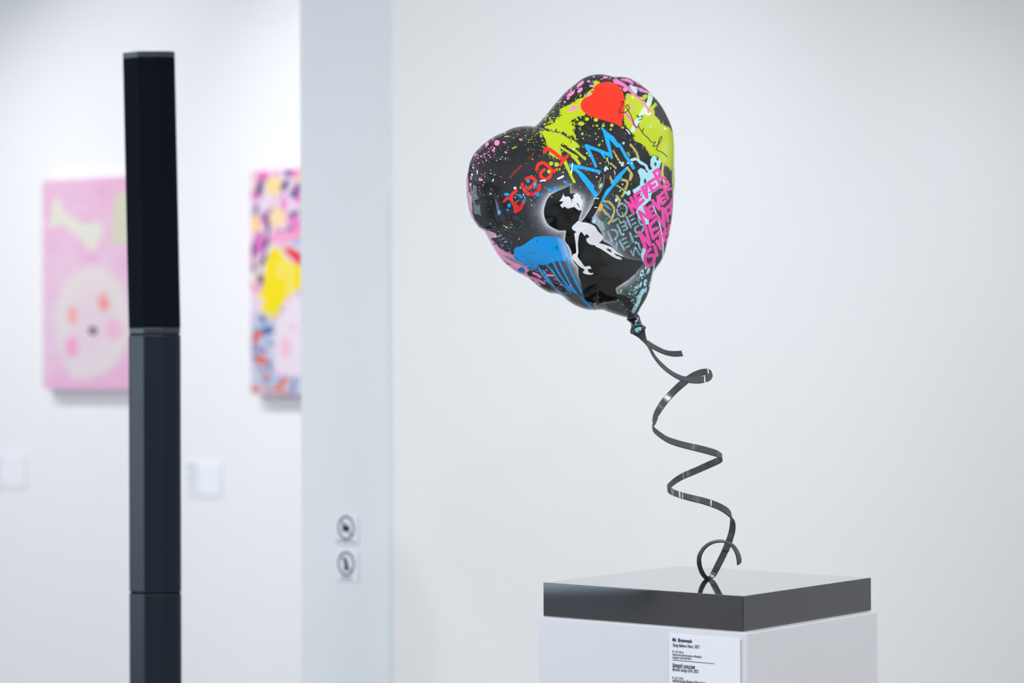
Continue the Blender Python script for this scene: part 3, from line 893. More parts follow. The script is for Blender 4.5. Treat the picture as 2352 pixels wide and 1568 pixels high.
# the stencil figure itself, black with bare white parts
poly(fig, BLK, .25, .7)
poly(R(5, [(625, 575), (650, 500), (710, 450), (780, 435), (860, 445), (930, 500), (990, 560), (1035, 600), (1045, 650), (1000, 690), (820, 705), (700, 690), (640, 650)]), (2, 2, 2), .5)
poly(R(5, [(1040, 600), (1120, 620), (1190, 660), (1200, 740), (1180, 800), (1130, 760), (1090, 690), (1040, 660)]), (4, 6, 8), .5)
WH = (226, 230, 236)
poly(smooth_pts(R(3, [(1365, 350), (1400, 310), (1420, 250), (1440, 290), (1500, 290)]) + R(4, [(60, 325), (100, 310), (95, 270), (130, 240), (180, 270), (215, 340), (200, 460), (160, 465), (110, 420), (30, 440), (0, 420)]) + R(3, [(1470, 440), (1445, 410), (1410, 435), (1380, 400), (1410, 370), (1425, 345)]), 1, True), WH, .6)
for pts_ in ([(140, 370), (158, 400)], [(155, 385), (172, 425)], [(80, 300), (70, 350)]):
    stroke(R(4, pts_), .8, BLK)
poly(smooth_pts(R(4, [(160, 600), (200, 615), (290, 630), (370, 670), (410, 730), (450, 770), (475, 820), (440, 870), (390, 900), (340, 910), (280, 880), (262, 830), (300, 805), (262, 768), (240, 790), (200, 745), (150, 745), (90, 715), (78, 680), (110, 640)]), 4, True), WH, .35)
poly(smooth_pts(R(4, [(115, 755), (180, 745), (165, 800), (152, 900), (160, 1000), (150, 1060), (200, 1130), (240, 1185), (300, 1180), (325, 1215), (288, 1218), (280, 1240), (310, 1270), (352, 1268), (330, 1290), (260, 1285), (215, 1262), (240, 1228), (180, 1190), (120, 1130), (80, 1080), (92, 1030), (130, 1010), (125, 900), (112, 800)]), 4, True), WH, .2)
poly(smooth_pts(R(4, [(375, 895), (440, 890), (540, 920), (600, 945), (660, 1000), (740, 1055), (690, 1058), (722, 1095), (640, 1080), (540, 1020), (450, 960), (385, 930)]), 4, True), WH, .25)
poly(smooth_pts(R(4, [(518, 958), (560, 962), (592, 1000), (550, 990)]), 4, True), BLK, .1)
poly(smooth_pts(R(4, [(615, 1015), (660, 1030), (730, 1062), (660, 1055)]), 4, True), BLK, .1)

stroke([(1387.5, 400), (1386, 424), (1378, 441), (1368, 453)], .5, (150, 155, 162), .1, .8, .8)
stroke([(1400, 398), (1404, 420)], .4, (120, 125, 132), .1, .8, .7)

# signature scribble
SG = (18, 14, 10)
for pts_ in ([(700, 475), (742, 470), (705, 540), (682, 622)], [(690, 600), (760, 605), (812, 562), (800, 510), (768, 530), (805, 585), (850, 680), (880, 775), (920, 792), (938, 745)], [(935, 785), (975, 850), (998, 812), (985, 870), (1050, 930), (1105, 990), (1150, 985), (1118, 1040), (1185, 1020), (1236, 925), (1205, 935), (1180, 1040), (1165, 1085), (1240, 1120), (1300, 1175)], [(930, 680), (912, 642), (945, 662), (985, 648), (972, 690), (935, 705)]):
    stroke(R(2, pts_), 1.0, SG, 0, .5)

# ---------------------------------------------------------------- balloon shape
outl = R(1, [(1065, 775), (1150, 690), (1250, 570), (1350, 450), (1450, 340)]) + \
    R(2, [(80, 270), (160, 205), (250, 150), (350, 120), (450, 114), (550, 130), (620, 148), (700, 145), (790, 158), (860, 185), (950, 235), (1050, 315), (1120, 390), (1200, 480), (1270, 590), (1320, 690), (1360, 790), (1380, 880), (1392, 1000), (1397, 1120), (1394, 1250), (1398, 1350), (1403, 1480)]) + \
    R(4, [(1400, 130), (1388, 280), (1378, 450), (1360, 600), (1335, 750), (1305, 880), (1270, 1020), (1225, 1120), (1170, 1200), (1130, 1260), (1110, 1350)]) + \
    R(5, [(1440, 475), (1420, 560), (1380, 660), (1320, 760), (1278, 835), (1215, 862), (1150, 882), (1050, 860), (930, 820), (850, 792), (760, 797), (650, 785), (550, 750), (460, 700), (370, 625), (290, 597), (215, 587), (90, 515)]) + \
    R(3, [(1000, 1360), (900, 1300), (800, 1250), (700, 1170), (620, 1090), (560, 1010), (500, 910), (440, 800), (405, 735), (340, 690), (300, 640), (250, 570), (210, 480), (190, 380), (175, 270), (168, 150), (170, 60)]) + \
    R(1, [(190, 1380), (215, 1260), (265, 1150), (330, 1070), (430, 980), (540, 910), (640, 865), (720, 825), (800, 795), (900, 779), (1000, 778)])
OP = np.array(smooth_pts([p[:2] for p in outl], 6, True))
C0 = np.array([1338., 455.])
th = np.arctan2(OP[:, 1] - C0[1], OP[:, 0] - C0[0])
rr = np.hypot(OP[:, 0] - C0[0], OP[:, 1] - C0[1])
o_ = np.argsort(th)
th, rr = th[o_], rr[o_]
NT = 1500
TT = np.linspace(-math.pi, math.pi, NT, endpoint=False)
RO = np.interp(TT, th, rr, period=2 * math.pi)

# inflated thickness: membrane solution on a coarse grid
G = 4.0
gw, gh = int(520 / G), int(600 / G)
gxx, gyy = np.meshgrid(1052 + np.arange(gw) * G, 150 + np.arange(gh) * G)
sd = segdist(gxx.astype(np.float32), gyy.astype(np.float32), [tuple(p) for p in OP[::2]], True)
ins = sd < 0
ph = np.where(ins, np.clip(-sd, 0, 200) * 60., 0).astype(np.float64)
for it in range(2600):
    q = .25 * (np.roll(ph, 1, 0) + np.roll(ph, -1, 0) + np.roll(ph, 1, 1) + np.roll(ph, -1, 1) + G * G)
    ph = np.where(ins, q, 0)
HT = 2 * np.sqrt(ph)


def samp(Gd, x, y):
    """quadratic B-spline sampling, smooth enough for mirror-like gloss"""
    fx, fy = np.clip((x - 1052) / G, 1, gw - 3.01), np.clip((y - 150) / G, 1, gh - 3.01)
    xi, yi = np.floor(fx + .5).astype(int), np.floor(fy + .5).astype(int)
    u, v = fx - xi, fy - yi
    wx = (.5 * (.5 - u) ** 2, .75 - u * u, .5 * (.5 + u) ** 2)
    wy = (.5 * (.5 - v) ** 2, .75 - v * v, .5 * (.5 + v) ** 2)
    z = 0
    for a in range(3):
        for b in range(3):
            z = z + wy[a] * wx[b] * Gd[yi + a - 1, xi + b - 1]
    return z


# folds and puckers of the foil: polyline, half width, height (pixels of the photo), steepness of one side
FOLDS = [
    (R(1, [(1065, 775), (1150, 800), (1250, 835), (1350, 865), (1450, 905)]), 9, -13),
    (R(1, [(1000, 830), (1150, 850), (1260, 885)]), 16, 5),
    (R(1, [(420, 1125), (600, 1160), (760, 1200)]), 5, 3.2),
    (R(1, [(430, 1170), (600, 1210), (720, 1235)]), 6, -3.5),
    (R(1, [(840, 1060), (850, 1170), (835, 1270)]), 6, -4),
    (R(1, [(560, 1000), (700, 1060), (820, 1150)]), 7, 2.2),
    (R(1, [(280, 1420), (450, 1380), (620, 1430)]), 12, 4),
    (R(3, [(450, 170), (510, 260), (545, 380), (570, 520), (640, 630), (740, 660)]), 9, -9),
    (R(3, [(250, 330), (340, 320), (440, 310)]), 4, 2.2),
    (R(3, [(250, 400), (340, 370), (440, 335)]), 4, -2.2),
    (R(3, [(620, 765), (690, 720), (770, 680)]), 5, 3.5),
    (R(3, [(700, 800), (780, 770)]), 4, -4),
    (R(3, [(500, 790), (600, 775), (650, 760)]), 6, -6),
    (R(3, [(920, 150), (880, 260), (820, 350)]), 5, -4.5),
    (R(3, [(1000, 280), (1030, 360), (1060, 420)]), 5, -2.6),
    (R(3, [(930, 330), (950, 480)]), 7, 2.4),
    (R(3, [(490, 830), (560, 910), (650, 975), (790, 1040), (900, 1130), (1000, 1210)]), 4, 5),
    (R(3, [(560, 960), (700, 1090), (850, 1190)]), 7, -6),
    (R(5, [(0, 310), (90, 290), (200, 295), (300, 315)]), 5, -6),
    (R(5, [(120, 470), (230, 480), (330, 520)]), 6, 4),
    (R(5, [(300, 590), (450, 580), (600, 595)]), 5, 5),
    (R(5, [(610, 620), (700, 560), (800, 480)]), 5, -7),
    (R(5, [(640, 640), (740, 600), (800, 530)]), 4, 4),
    (R(5, [(795, 620), (770, 700), (830, 770)]), 5, 5),
    (R(5, [(840, 750), (950, 700), (1070, 680), (1120, 740)]), 6, 6),
    (R(5, [(820, 690), (950, 680), (1050, 650)]), 5, -6),
    (R(5, [(1150, 640), (1190, 720), (1200, 800)]), 7, -4),
    (R(2, [(450, 118), (620, 155), (760, 205), (880, 265), (1000, 300), (1100, 370)]), 4, 5),
    (R(2, [(760, 210), (850, 290), (900, 370)]), 7, -7),
    (R(2, [(1080, 380), (1090, 470), (1060, 600)]), 6, -4),
    (R(2, [(1190, 480), (1200, 560), (1230, 650)]), 7, 4),
    (R(2, [(60, 880), (200, 950), (330, 1000)]), 8, -4),
    (R(2, [(530, 1200), (580, 1330), (620, 1430)]), 5, -2.5),
    (R(2, [(730, 820), (780, 900), (760, 960)]), 8, -3.5),
    (R(2, [(1360, 1300), (1345, 1420), (1350, 1560)]), 4, -3.5),
]


def crease_fn(x, y):
    z = np.zeros_like(x)
    for pts_, wd, h in FOLDS:
        P = np.array([p[:2] for p in pts_])
        pad = wd * 3.2
        s = (x > P[:, 0].min() - pad) & (x < P[:, 0].max() + pad) & (y > P[:, 1].min() - pad) & (y < P[:, 1].max() + pad)
        if not s.any():
            continue
        xs, ys = x[s], y[s]
        best = np.full(xs.shape, 1e9)
        tb = np.zeros_like(xs)
        seg = np.hypot(*np.diff(P, axis=0).T)
        cum = np.concatenate([[0], np.cumsum(seg)])
        for i in range(len(P) - 1):
            dx, dy = P[i + 1] - P[i]
            t = np.clip(((xs - P[i, 0]) * dx + (ys - P[i, 1]) * dy) / (dx * dx + dy * dy), 0, 1)
            dd = np.hypot(xs - P[i, 0] - t * dx, ys - P[i, 1] - t * dy)
            c = dd < best
            best = np.where(c, dd, best)
            tb = np.where(c, (cum[i] + t * seg[i]) / cum[-1], tb)
        taper = np.clip(np.sin(math.pi * (.08 + .84 * tb)), 0, 1) ** .8
        z[s] += h * .9 * taper * np.exp(-np.sqrt((best / wd) ** 2 + .06) * 1.35)
    return z


def val_noise(x, y, cell, seed):
    r = np.random.RandomState(seed).rand(260, 260)
    fx, fy = (x - 1000) / cell, (y - 100) / cell
    xi, yi = fx.astype(int), fy.astype(int)
    fx, fy = fx - xi, fy - yi
    fx, fy = fx * fx * (3 - 2 * fx), fy * fy * (3 - 2 * fy)
    return (r[yi, xi] * (1 - fx) + r[yi, xi + 1] * fx) * (1 - fy) + (r[yi + 1, xi] * (1 - fx) + r[yi + 1, xi + 1] * fx) * fy - .5


def seam_depth(x, y):
    # the seam plane leans: lower left edge nearer, upper right edge farther
    return ((x - C0[0]) * .30 - (y - C0[1]) * .16)


NR = 330
sF = np.linspace(0, 1, NR + 1)[1:]
tF = np.sin(sF * math.pi / 2)
tF = .35 * sF + .65 * tF
tF[-1] = 1
T2, TT2 = np.meshgrid(tF, TT, indexing='ij')
RR2 = RO[None, :] * T2
VX = C0[0] + RR2 * np.cos(TT2)
VY = C0[1] + RR2 * np.sin(TT2)


def sheet(x, y, t, front):
    h = samp(HT, x, y)
    if x.size > 10:
        # towards the rim the foil closes in a clean round, whatever the grid says
        n_ = x.shape[1]
        T0 = .80
        hx = samp(HT, C0[0] + RO * T0 * np.cos(TT), C0[1] + RO * T0 * np.sin(TT))
        kr = np.hanning(41)
        kr /= kr.sum()
        hx = np.convolve(np.concatenate([hx[-20:], hx, hx[:20]]), kr, 'valid')
        hr = hx[None, :] * np.sqrt(np.clip(1 - t * t, 0, 1) / (1 - T0 * T0))
        wq = np.clip((t - .66) / .2, 0, 1)
        wq = wq * wq * (3 - 2 * wq)
        h = h * (1 - wq) + hr * wq
    edge = np.clip((1 - t) / .10, 0, 1)
    edge = edge * edge * (3 - 2 * edge)
    if front:
        z = h * .58 + RIDGE * np.exp(-(((1 - t) * RR_ - 8) / 3.2) ** 2) * 2.6 + edge * (crease_fn(x, y) + val_noise(x, y, 46, 8) * 7 + val_noise(x, y, 21, 9) * 1.6)
    else:
        z = h * .50 + edge * (val_noise(x, y, 40, 18) * 9 + val_noise(x, y, 18, 19) * 2.5)
    z = np.where(t >= .9999, 0, np.maximum(z, 0))
    return z


RR_ = RO[None, :]
# the welded rim stands up a little along the left lobe and over the top
RIDGE = (np.clip(1 - np.abs((TT - (-2.75 + 0)) / 1.15), 0, 1) ** .5 + np.clip(1 - np.abs((TT - 2.9) / .5), 0, 1) ** .5)[None, :].clip(0, 1)
ZF = sheet(VX, VY, T2, True)
cz = ZF[0].mean()
DHB = 4.05                                   # depth of the balloon's middle


def w3(x, y, off):
    """photo pixel + offset towards the camera in pixels -> world"""
    d = DHB + (seam_depth(x, y) - off) * (DHB / F)
    u, v = (x - 1176) / F, (y - 784) / F
    r = np.array(FW)[None, :] + u[:, None] * np.array(ER)[None, :] - v[:, None] * np.array(EU)[None, :]
    return np.array(CAM)[None, :] + r * d[:, None]


vf = w3(VX.ravel(), VY.ravel(), ZF.ravel())
c_f = w3(np.array([C0[0]]), np.array([C0[1]]), np.array([cz]))
# back sheet, coarser: every 5th radius, all angles shared at the rim -> use every 3rd angle on its own mesh ring
NRB = 60
sB = np.linspace(0, 1, NRB + 1)[1:-1]
tB = .35 * sB + .65 * np.sin(sB * math.pi / 2)
TB2, TTB2 = np.meshgrid(tB, TT, indexing='ij')
RB2 = RO[None, :] * TB2
BX, BY = C0[0] + RB2 * np.cos(TTB2), C0[1] + RB2 * np.sin(TTB2)
ZBk = sheet(BX, BY, TB2, False)
cb = ZBk[0].mean()
vb = w3(BX.ravel(), BY.ravel(), -ZBk.ravel())
c_b = w3(np.array([C0[0]]), np.array([C0[1]]), np.array([-cb]))
V = np.vstack([vf, vb, c_f, c_b])
nF, nB = NR * NT, (NRB - 1) * NT
iF, iB = nF + nB, nF + nB + 1
j = np.arange(NT)
j2 = (j + 1) % NT
quads = []
for i in range(NR - 1):
    quads.append(np.stack([i * NT + j, i * NT + j2, (i + 1) * NT + j2, (i + 1) * NT + j], 1))
for i in range(NRB - 2):
    b0 = nF + i * NT
    quads.append(np.stack([b0 + j, b0 + NT + j, b0 + NT + j2, b0 + j2], 1))
b0 = nF + (NRB - 2) * NT
r0 = (NR - 1) * NT
quads.append(np.stack([b0 + j, r0 + j, r0 + j2, b0 + j2], 1))
quads = np.vstack(quads)
tris = np.vstack([np.stack([np.full(NT, iF), j2, j], 1), np.stack([np.full(NT, iB), nF + j, nF + j2], 1)])
me = bpy.data.meshes.new('heart_balloon')
me.vertices.add(len(V))
me.vertices.foreach_set('co', V.ravel().astype(np.float32))
nl_ = len(quads) * 4 + len(tris) * 3
me.loops.add(nl_)
me.loops.foreach_set('vertex_index', np.concatenate([quads.ravel(), tris.ravel()]).astype(np.int32))
me.polygons.add(len(quads) + len(tris))
me.polygons.foreach_set('loop_start', np.concatenate([np.arange(len(quads)) * 4, len(quads) * 4 + np.arange(len(tris)) * 3]).astype(np.int32))
me.update(calc_edges=True)
me.validate()
me.polygons.foreach_set('use_smooth', np.ones(len(me.polygons), bool))


def paint_at(x, y):
    fx, fy = np.clip((x - X0) * SS - .5, 0, WI - 1.01), np.clip((y - Y0) * SS - .5, 0, HI - 1.01)
    xi, yi = fx.astype(int), fy.astype(int)
    fx, fy = (fx - xi)[:, None], (fy - yi)[:, None]
    return (CV[yi, xi] * (1 - fx) + CV[yi, xi + 1] * fx) * (1 - fy) + (CV[yi + 1, xi] * (1 - fx) + CV[yi + 1, xi + 1] * fx) * fy


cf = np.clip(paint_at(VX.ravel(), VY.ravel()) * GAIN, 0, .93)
# back: black with a pink wash low on the left and loose spatter
bx, by = BX.ravel(), BY.ravel()
cbk = np.tile(np.array(lin((22, 24, 28)), np.float32), (nB, 1))
mk = np.clip((val_noise(bx, by, 60, 31) + val_noise(bx, by, 9, 33) * .5) * 9 + .2, 0, 1)[:, None]
cbk = cbk * (1 - mk) + np.array(lin((238, 160, 205))) * mk
mk = np.clip((val_noise(bx, by, 34, 34) + val_noise(bx, by, 6, 35) * .4 - .25) * 12, 0, 1)[:, None]
cbk = cbk * (1 - mk) + np.array(lin(YEL)) * mk
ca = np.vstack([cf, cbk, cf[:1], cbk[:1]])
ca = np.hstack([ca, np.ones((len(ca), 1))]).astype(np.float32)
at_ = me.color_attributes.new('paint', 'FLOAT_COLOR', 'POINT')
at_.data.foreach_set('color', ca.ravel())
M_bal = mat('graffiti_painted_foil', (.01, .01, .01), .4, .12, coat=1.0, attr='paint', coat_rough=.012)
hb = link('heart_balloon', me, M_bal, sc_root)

# ---------------------------------------------------------------- knot of the balloon
M_knot = mat('glossy_black_knot', (.008, .01, .013), .18, .5, coat=1.0, vary=.2, bscale=300)
prof = [  # left edge px, right edge px
    ((1440, 716), (1463, 712)), ((1442.5, 722), (1462, 717.5)), ((1443, 726), (1465, 722)), ((1438, 731), (1467.5, 725)), ((1438.5, 735.5), (1469, 730)),
    ((1443, 739), (1470.5, 735)), ((1449, 743), (1472, 739)), ((1450.8, 748), (1474.5, 743)), ((1449.8, 754), (1477, 746)),
    ((1448, 759), (1483, 747.5)), ((1448.2, 764), (1485, 751)), ((1451, 768), (1484, 755)), ((1456, 767), (1479, 758.5)), ((1461, 764), (1474, 760)), ((1465, 762), (1469, 761))]
vs_, fs = [], []
NK = 28
kd = DHB + seam_depth(1462, 740) * (DHB / F)
KD = D0
for i, (pl_, pr_) in enumerate(prof):
    cx, cy = (pl_[0] + pr_[0]) / 2, (pl_[1] + pr_[1]) / 2
    hx, hy = (pr_[0] - pl_[0]) / 2, (pr_[1] - pl_[1]) / 2
    hr = math.hypot(hx, hy)
    f_ = min(1, i / 6)
    dm = kd * (1 - f_) + KD * f_
    for k_ in range(NK):
        a = 2 * math.pi * k_ / NK
        wob = 1 + .09 * math.sin(5 * a + i * .5) * (1 if 1 < i < 12 else 0)
        # the mouth is cut obliquely and seen slightly from below
        vs_.append(at(cx + hx * math.cos(a) * wob, cy + hy * math.cos(a) * wob, dm - hr * math.sin(a) * wob * KD / F))
for i in range(len(prof) - 1):
    for k_ in range(NK):
        k2 = (k_ + 1) % NK
        fs.append((i * NK + k_, i * NK + k2, (i + 1) * NK + k2, (i + 1) * NK + k_))
fs.append(tuple(range(NK)))
fs.append(tuple(range((len(prof) - 1) * NK, len(prof) * NK))[::-1])
km = mesh('knot', vs_, fs)
bm = bmesh.new()
bm.from_mesh(km)
bmesh.ops.recalc_face_normals(bm, faces=bm.faces[:])
bm.to_mesh(km)
bm.free()
ko = link('knot', km, M_knot, sc_root, True)
sb = ko.modifiers.new('s', 'SUBSURF')
sb.levels = sb.render_levels = 2
# flecks of pale blue and green paint on the knot, thin raised drops
M_lb = mat('pale_blue_paint', lin((130, 215, 235)), .2, .5, coat=1, vary=.05)
M_gr = mat('green_paint', lin((0, 105, 60)), .2, .5, coat=1, vary=.05)


def drop(px, py, rx, ry, ang, mt, dep):
    vv, ff = [], []
    n = 18
    for (rad, lift) in ((1, 0), (.8, .0007), (.4, .0010)):
        for k_ in range(n):
            a = 2 * math.pi * k_ / n
            wob = 1 + .1 * math.sin(3 * a + px)
            x, y = rx * rad * math.cos(a) * wob, ry * rad * math.sin(a) * wob
            X, Y = x * math.cos(ang) - y * math.sin(ang), x * math.sin(ang) + y * math.cos(ang)
            # follow the round surface
            curve = (X / 13) ** 2 * 4.5 * PXM
            vv.append(at(px + X, py + Y, dep + curve - lift))
    vv.append(at(px, py, dep - .0011))
    for r_ in range(2):
        for k_ in range(n):
            k2 = (k_ + 1) % n
            ff.append((r_ * n + k_, r_ * n + k2, (r_ + 1) * n + k2, (r_ + 1) * n + k_))
    for k_ in range(n):
        ff.append((2 * n + k_, 2 * n + (k_ + 1) % n, 3 * n))
    link('paint_fleck', mesh('paint_fleck', vv, ff), mt, ko, True)


drop(1461.5, 734, 5, 6.2, .2, M_lb, KD - .0125)
drop(1466, 757, 7.8, 6.2, -.5, M_lb, KD - .0142)
drop(1460, 744, 1.6, 3.4, .1, M_lb, KD - .0108)
drop(1468, 760.5, 3.4, 2.6, -.2, M_gr, KD - .0148)
drop(1458.5, 748, 2.0, 3.2, .1, M_gr, KD - .0108)
drop(1451, 719.5, 6, 3.2, .1, M_gr, kd - .0125)
drop(1454, 717.5, 3.4, 2.2, .1, M_lb, kd - .0135)

# ---------------------------------------------------------------- column speaker
SD = 4.75
sx0 = at(351, 784, SD)
PS = SD / F
sp = empty('column_loudspeaker', (sx0.x, sx0.y, 0), 'tall slim black faceted column loudspeaker standing left, in front of the pink painting', 'loudspeaker')
# section in metres: x to the right, y away from the camera
SEC = [(-61, 34), (-57.5, 26), (-21, 0), (24, -1), (56, 4), (62, 14), (54, 62), (-44, 74)]


def zpx(py, d=SD):
    return at(351, py, d).z


def section(name, y_top, y_bot, scale, mt, shift_top=0., bev=.0015, parent=sp, sec=SEC):
    zt, zb = zpx(y_top), zpx(y_bot)
    n = len(sec)
    vv = []
    for z_, sh in ((zb, 0.), (zt, shift_top)):
        for (x, y) in sec:
            vv.append((sx0.x + (x * scale + sh) * PS, sx0.y + (y * scale) * PS, z_))
    ff = [tuple(range(n))[::-1], tuple(range(n, 2 * n))]
    for i in range(n):
        i2 = (i + 1) % n
        ff.append((i, i2, n + i2, n + i))
    me_ = mesh(name, vv, ff)
    bevel_mesh(me_, bev, 2, 20)
    return link(name, me_, mt, parent)


M_cap = mat('bluish_black_plastic', (.030, .038, .052), .35, .5, vary=.1, bscale=60)
section('array_section', 130, 753, 1.0, M_grille, -11.5)
oc = section('end_cap', 116.5, 130.5, 1.0, M_cap)
oc.data.transform(Matrix.Translation((-11.7 * PS, 0, 0)))
section('joint_collar', 752.5, 766, .985, M_cap)
section('joint_neck', 765, 770, .955, M_grille)
section('pole_section', 769, 1360, 1.0, M_pole)
section('joint_neck', 1359, 1365, .96, M_grille)
section('pole_section', 1364.5, 1960, 1.0, M_pole)
zs = zpx(1950)
BX_ = [(-165, -30), (165, -30), (165, 380), (-165, 380)]
PX_ = [(sx0.x + x / 1000, sx0.y + y / 1000 - .12) for x, y in BX_]
link('subwoofer', prism('subwoofer', PX_, .012, zpx(1955), .012, 3), M_pole, sp)
for (x, y) in ((-.13, -.11), (.13, -.11), (-.13, .22), (.13, .22)):
    link('foot', prism('foot', [(sx0.x + x + .02 * math.cos(t), sx0.y + y + .02 * math.sin(t)) for t in np.linspace(0, 2 * math.pi, 13)[:-1]], 0, .014), M_pole, sp)

# ---------------------------------------------------------------- two stickers on the end face of the right wall
nS = -B1
uS = -A1


def sign(y0, y1, label, kind):
    def h(px, py, lift=.0035):
        return hit(px, py, pc + nS * lift, nS)
    A_ = h(768.5, y0)
    B_ = h(822, y0 + 2.5)
    C_ = h(768.5, y1)
    wS, hS = (B_ - A_).dot(uS), A_.z - C_.z
    pos = A_ - UP * hS - nS * .0035
    root = link('prohibition_sign', slab('prohibition_sign', pos, uS, UP, nS, wS, hS, .0035, .0008), M_card)
    tag(root, label, 'sign')
    cx = pos + uS * wS * .5 + UP * hS * .57 + nS * .0037
    r1 = wS * .365
    n = 40
    vv, ff = [], []
    for k_ in range(n):
        a = 2 * math.pi * k_ / n
        e = uS * math.cos(a) + UP * math.sin(a)
        vv += [cx + e * r1, cx + e * r1 * .80, cx + e * r1 + nS * .0003, cx + e * r1 * .80 + nS * .0003]
    for k_ in range(n):
        p, q = k_ * 4, ((k_ + 1) % n) * 4
        ff += [(p + 2, q + 2, q + 3, p + 3), (p, q, q + 2, p + 2), (p + 1, p + 3, q + 3, q + 1)]
    link('ring', mesh('ring', vv, ff), M_greyink, root)
    dg = (uS - UP).normalized()
    pp = (uS + UP).normalized()
    link('slash', slab('slash', cx - dg * r1 * .9 - pp * r1 * .07, dg, pp, nS, r1 * 1.8, r1 * .14, .0003), M_greyink, root)
    if kind == 'camera':
        link('pictogram', slab('pictogram', cx - uS * r1 * .42 - UP * r1 * .3, uS, UP, nS, r1 * .8, r1 * .5, .0005, .0001), M_ink, root)
        link('pictogram', slab('pictogram', cx - uS * r1 * .38 + UP * r1 * .18, uS, UP, nS, r1 * .32, r1 * .16, .0005, .0001), M_ink, root)
    else:
        link('pictogram', slab('pictogram', cx - uS * r1 * .2 - UP * r1 * .55, uS, UP, nS, r1 * .4, r1 * .72, .0005, .0001), M_ink, root)
        link('pictogram', slab('pictogram', cx - uS * r1 * .24 + UP * r1 * .14, uS, UP, nS, r1 * .3, r1 * .34, .0005, .0001), M_ink, root)
    wl = .86 if kind == 'camera' else .5
    link('caption', slab('caption', pos + uS * wS * (1 - wl) / 2 + UP * hS * .075 + nS * .0035, uS, UP, nS, wS * wl, hS * .045, .0002), M_greyink, root)


sign(1182, 1247.5, 'small white square sign with crossed circle, upper of the two on the wall end', 'camera')
sign(1262, 1332, 'small white square sign with crossed circle, lower of the two on the wall end', 'other')

# ---------------------------------------------------------------- picture wall: paintings and labels
def wl(px, py, lift=0.):
    return hit(px, py, Pw + nl * lift, nl)


def canvas(name, pxl, pxr, ytop, ybot, thick, fn, label, res=1.6):
    A_ = wl(pxl, ytop, thick)
    B_ = wl(pxr, ytop, thick)
    C_ = wl(pxl, ybot, thick)
    w_ = (B_ - A_).dot(ul)
    h_ = A_.z - C_.z
    root = empty(name, C_ + ul * w_ / 2 - nl * thick, label, 'painting')
    org = Vector((C_.x, C_.y, C_.z))
    nx, ny = int((pxr - pxl) / res), int((ybot - ytop) / res)
    U, Vv = np.meshgrid(np.linspace(0, 1, nx), np.linspace(0, 1, ny))
    P = np.array(org)[None] + U.ravel()[:, None] * np.array(ul * w_)[None] + Vv.ravel()[:, None] * np.array(UP * h_)[None]
    idx = np.arange(nx * ny).reshape(ny, nx)
    q = np.stack([idx[:-1, :-1], idx[:-1, 1:], idx[1:, 1:], idx[1:, :-1]], -1).reshape(-1, 4)
    me_ = bpy.data.meshes.new('painted_canvas')
    me_.from_pydata(P.tolist(), [], q.tolist())
    # picture pixels: what point of the photo each vertex of the flat picture is traced from
    PX = pxl + U.ravel() * (pxr - pxl)
    PY = ybot - Vv.ravel() * (ybot - ytop)
    colr = (fn(PX, PY) * .84).astype(np.float32)
    ca_ = me_.color_attributes.new('paint', 'FLOAT_COLOR', 'POINT')
    ca_.data.foreach_set('color', np.hstack([colr, np.ones((len(colr), 1), np.float32)]).astype(np.float32).ravel())
    me_.update()
    M_ = mat('acrylic_on_canvas', (.5, .5, .5), .7, .3, attr='paint', bump=.2, bscale=300)
    link('painted_canvas', me_, M_, root)
    ed = mat('canvas_edge', fn(np.array([pxl + 3.]), np.array([(ytop + ybot) / 2]))[0].tolist(), .8, .2, vary=.05)
    link('stretcher_frame', slab('stretcher_frame', org - nl * (thick - .0005), ul, UP, nl, w_, h_, thick - .001, .0015), ed, root)


def blend(c, a, col):
    a = np.clip(a, 0, 1)[:, None]
    return c * (1 - a) + np.array(lin(col))[None] * a


def ell(x, y, cx, cy, rx, ry, ang=0., soft=.08):
    c, s = math.cos(ang), math.sin(ang)
    u, v = (x - cx) * c + (y - cy) * s, -(x - cx) * s + (y - cy) * c
    return np.clip((1 - np.hypot(u / rx, v / ry)) / soft, 0, 1)


def pgn(x, y, pts, soft=3.):
    d = segdist(x, y, pts, True)
    return np.clip(.5 - d / soft, 0, 1)


def vn(x, y, cell, seed):
    r = np.random.RandomState(seed).rand(200, 200)
    fx, fy = x / cell, y / cell
    xi, yi = fx.astype(int) % 198, fy.astype(int) % 198
    fx, fy = fx - np.floor(fx), fy - np.floor(fy)
    return (r[yi, xi] * (1 - fx) + r[yi, xi + 1] * fx) * (1 - fy) + (r[yi + 1, xi] * (1 - fx) + r[yi + 1, xi + 1] * fx) * fy - .5


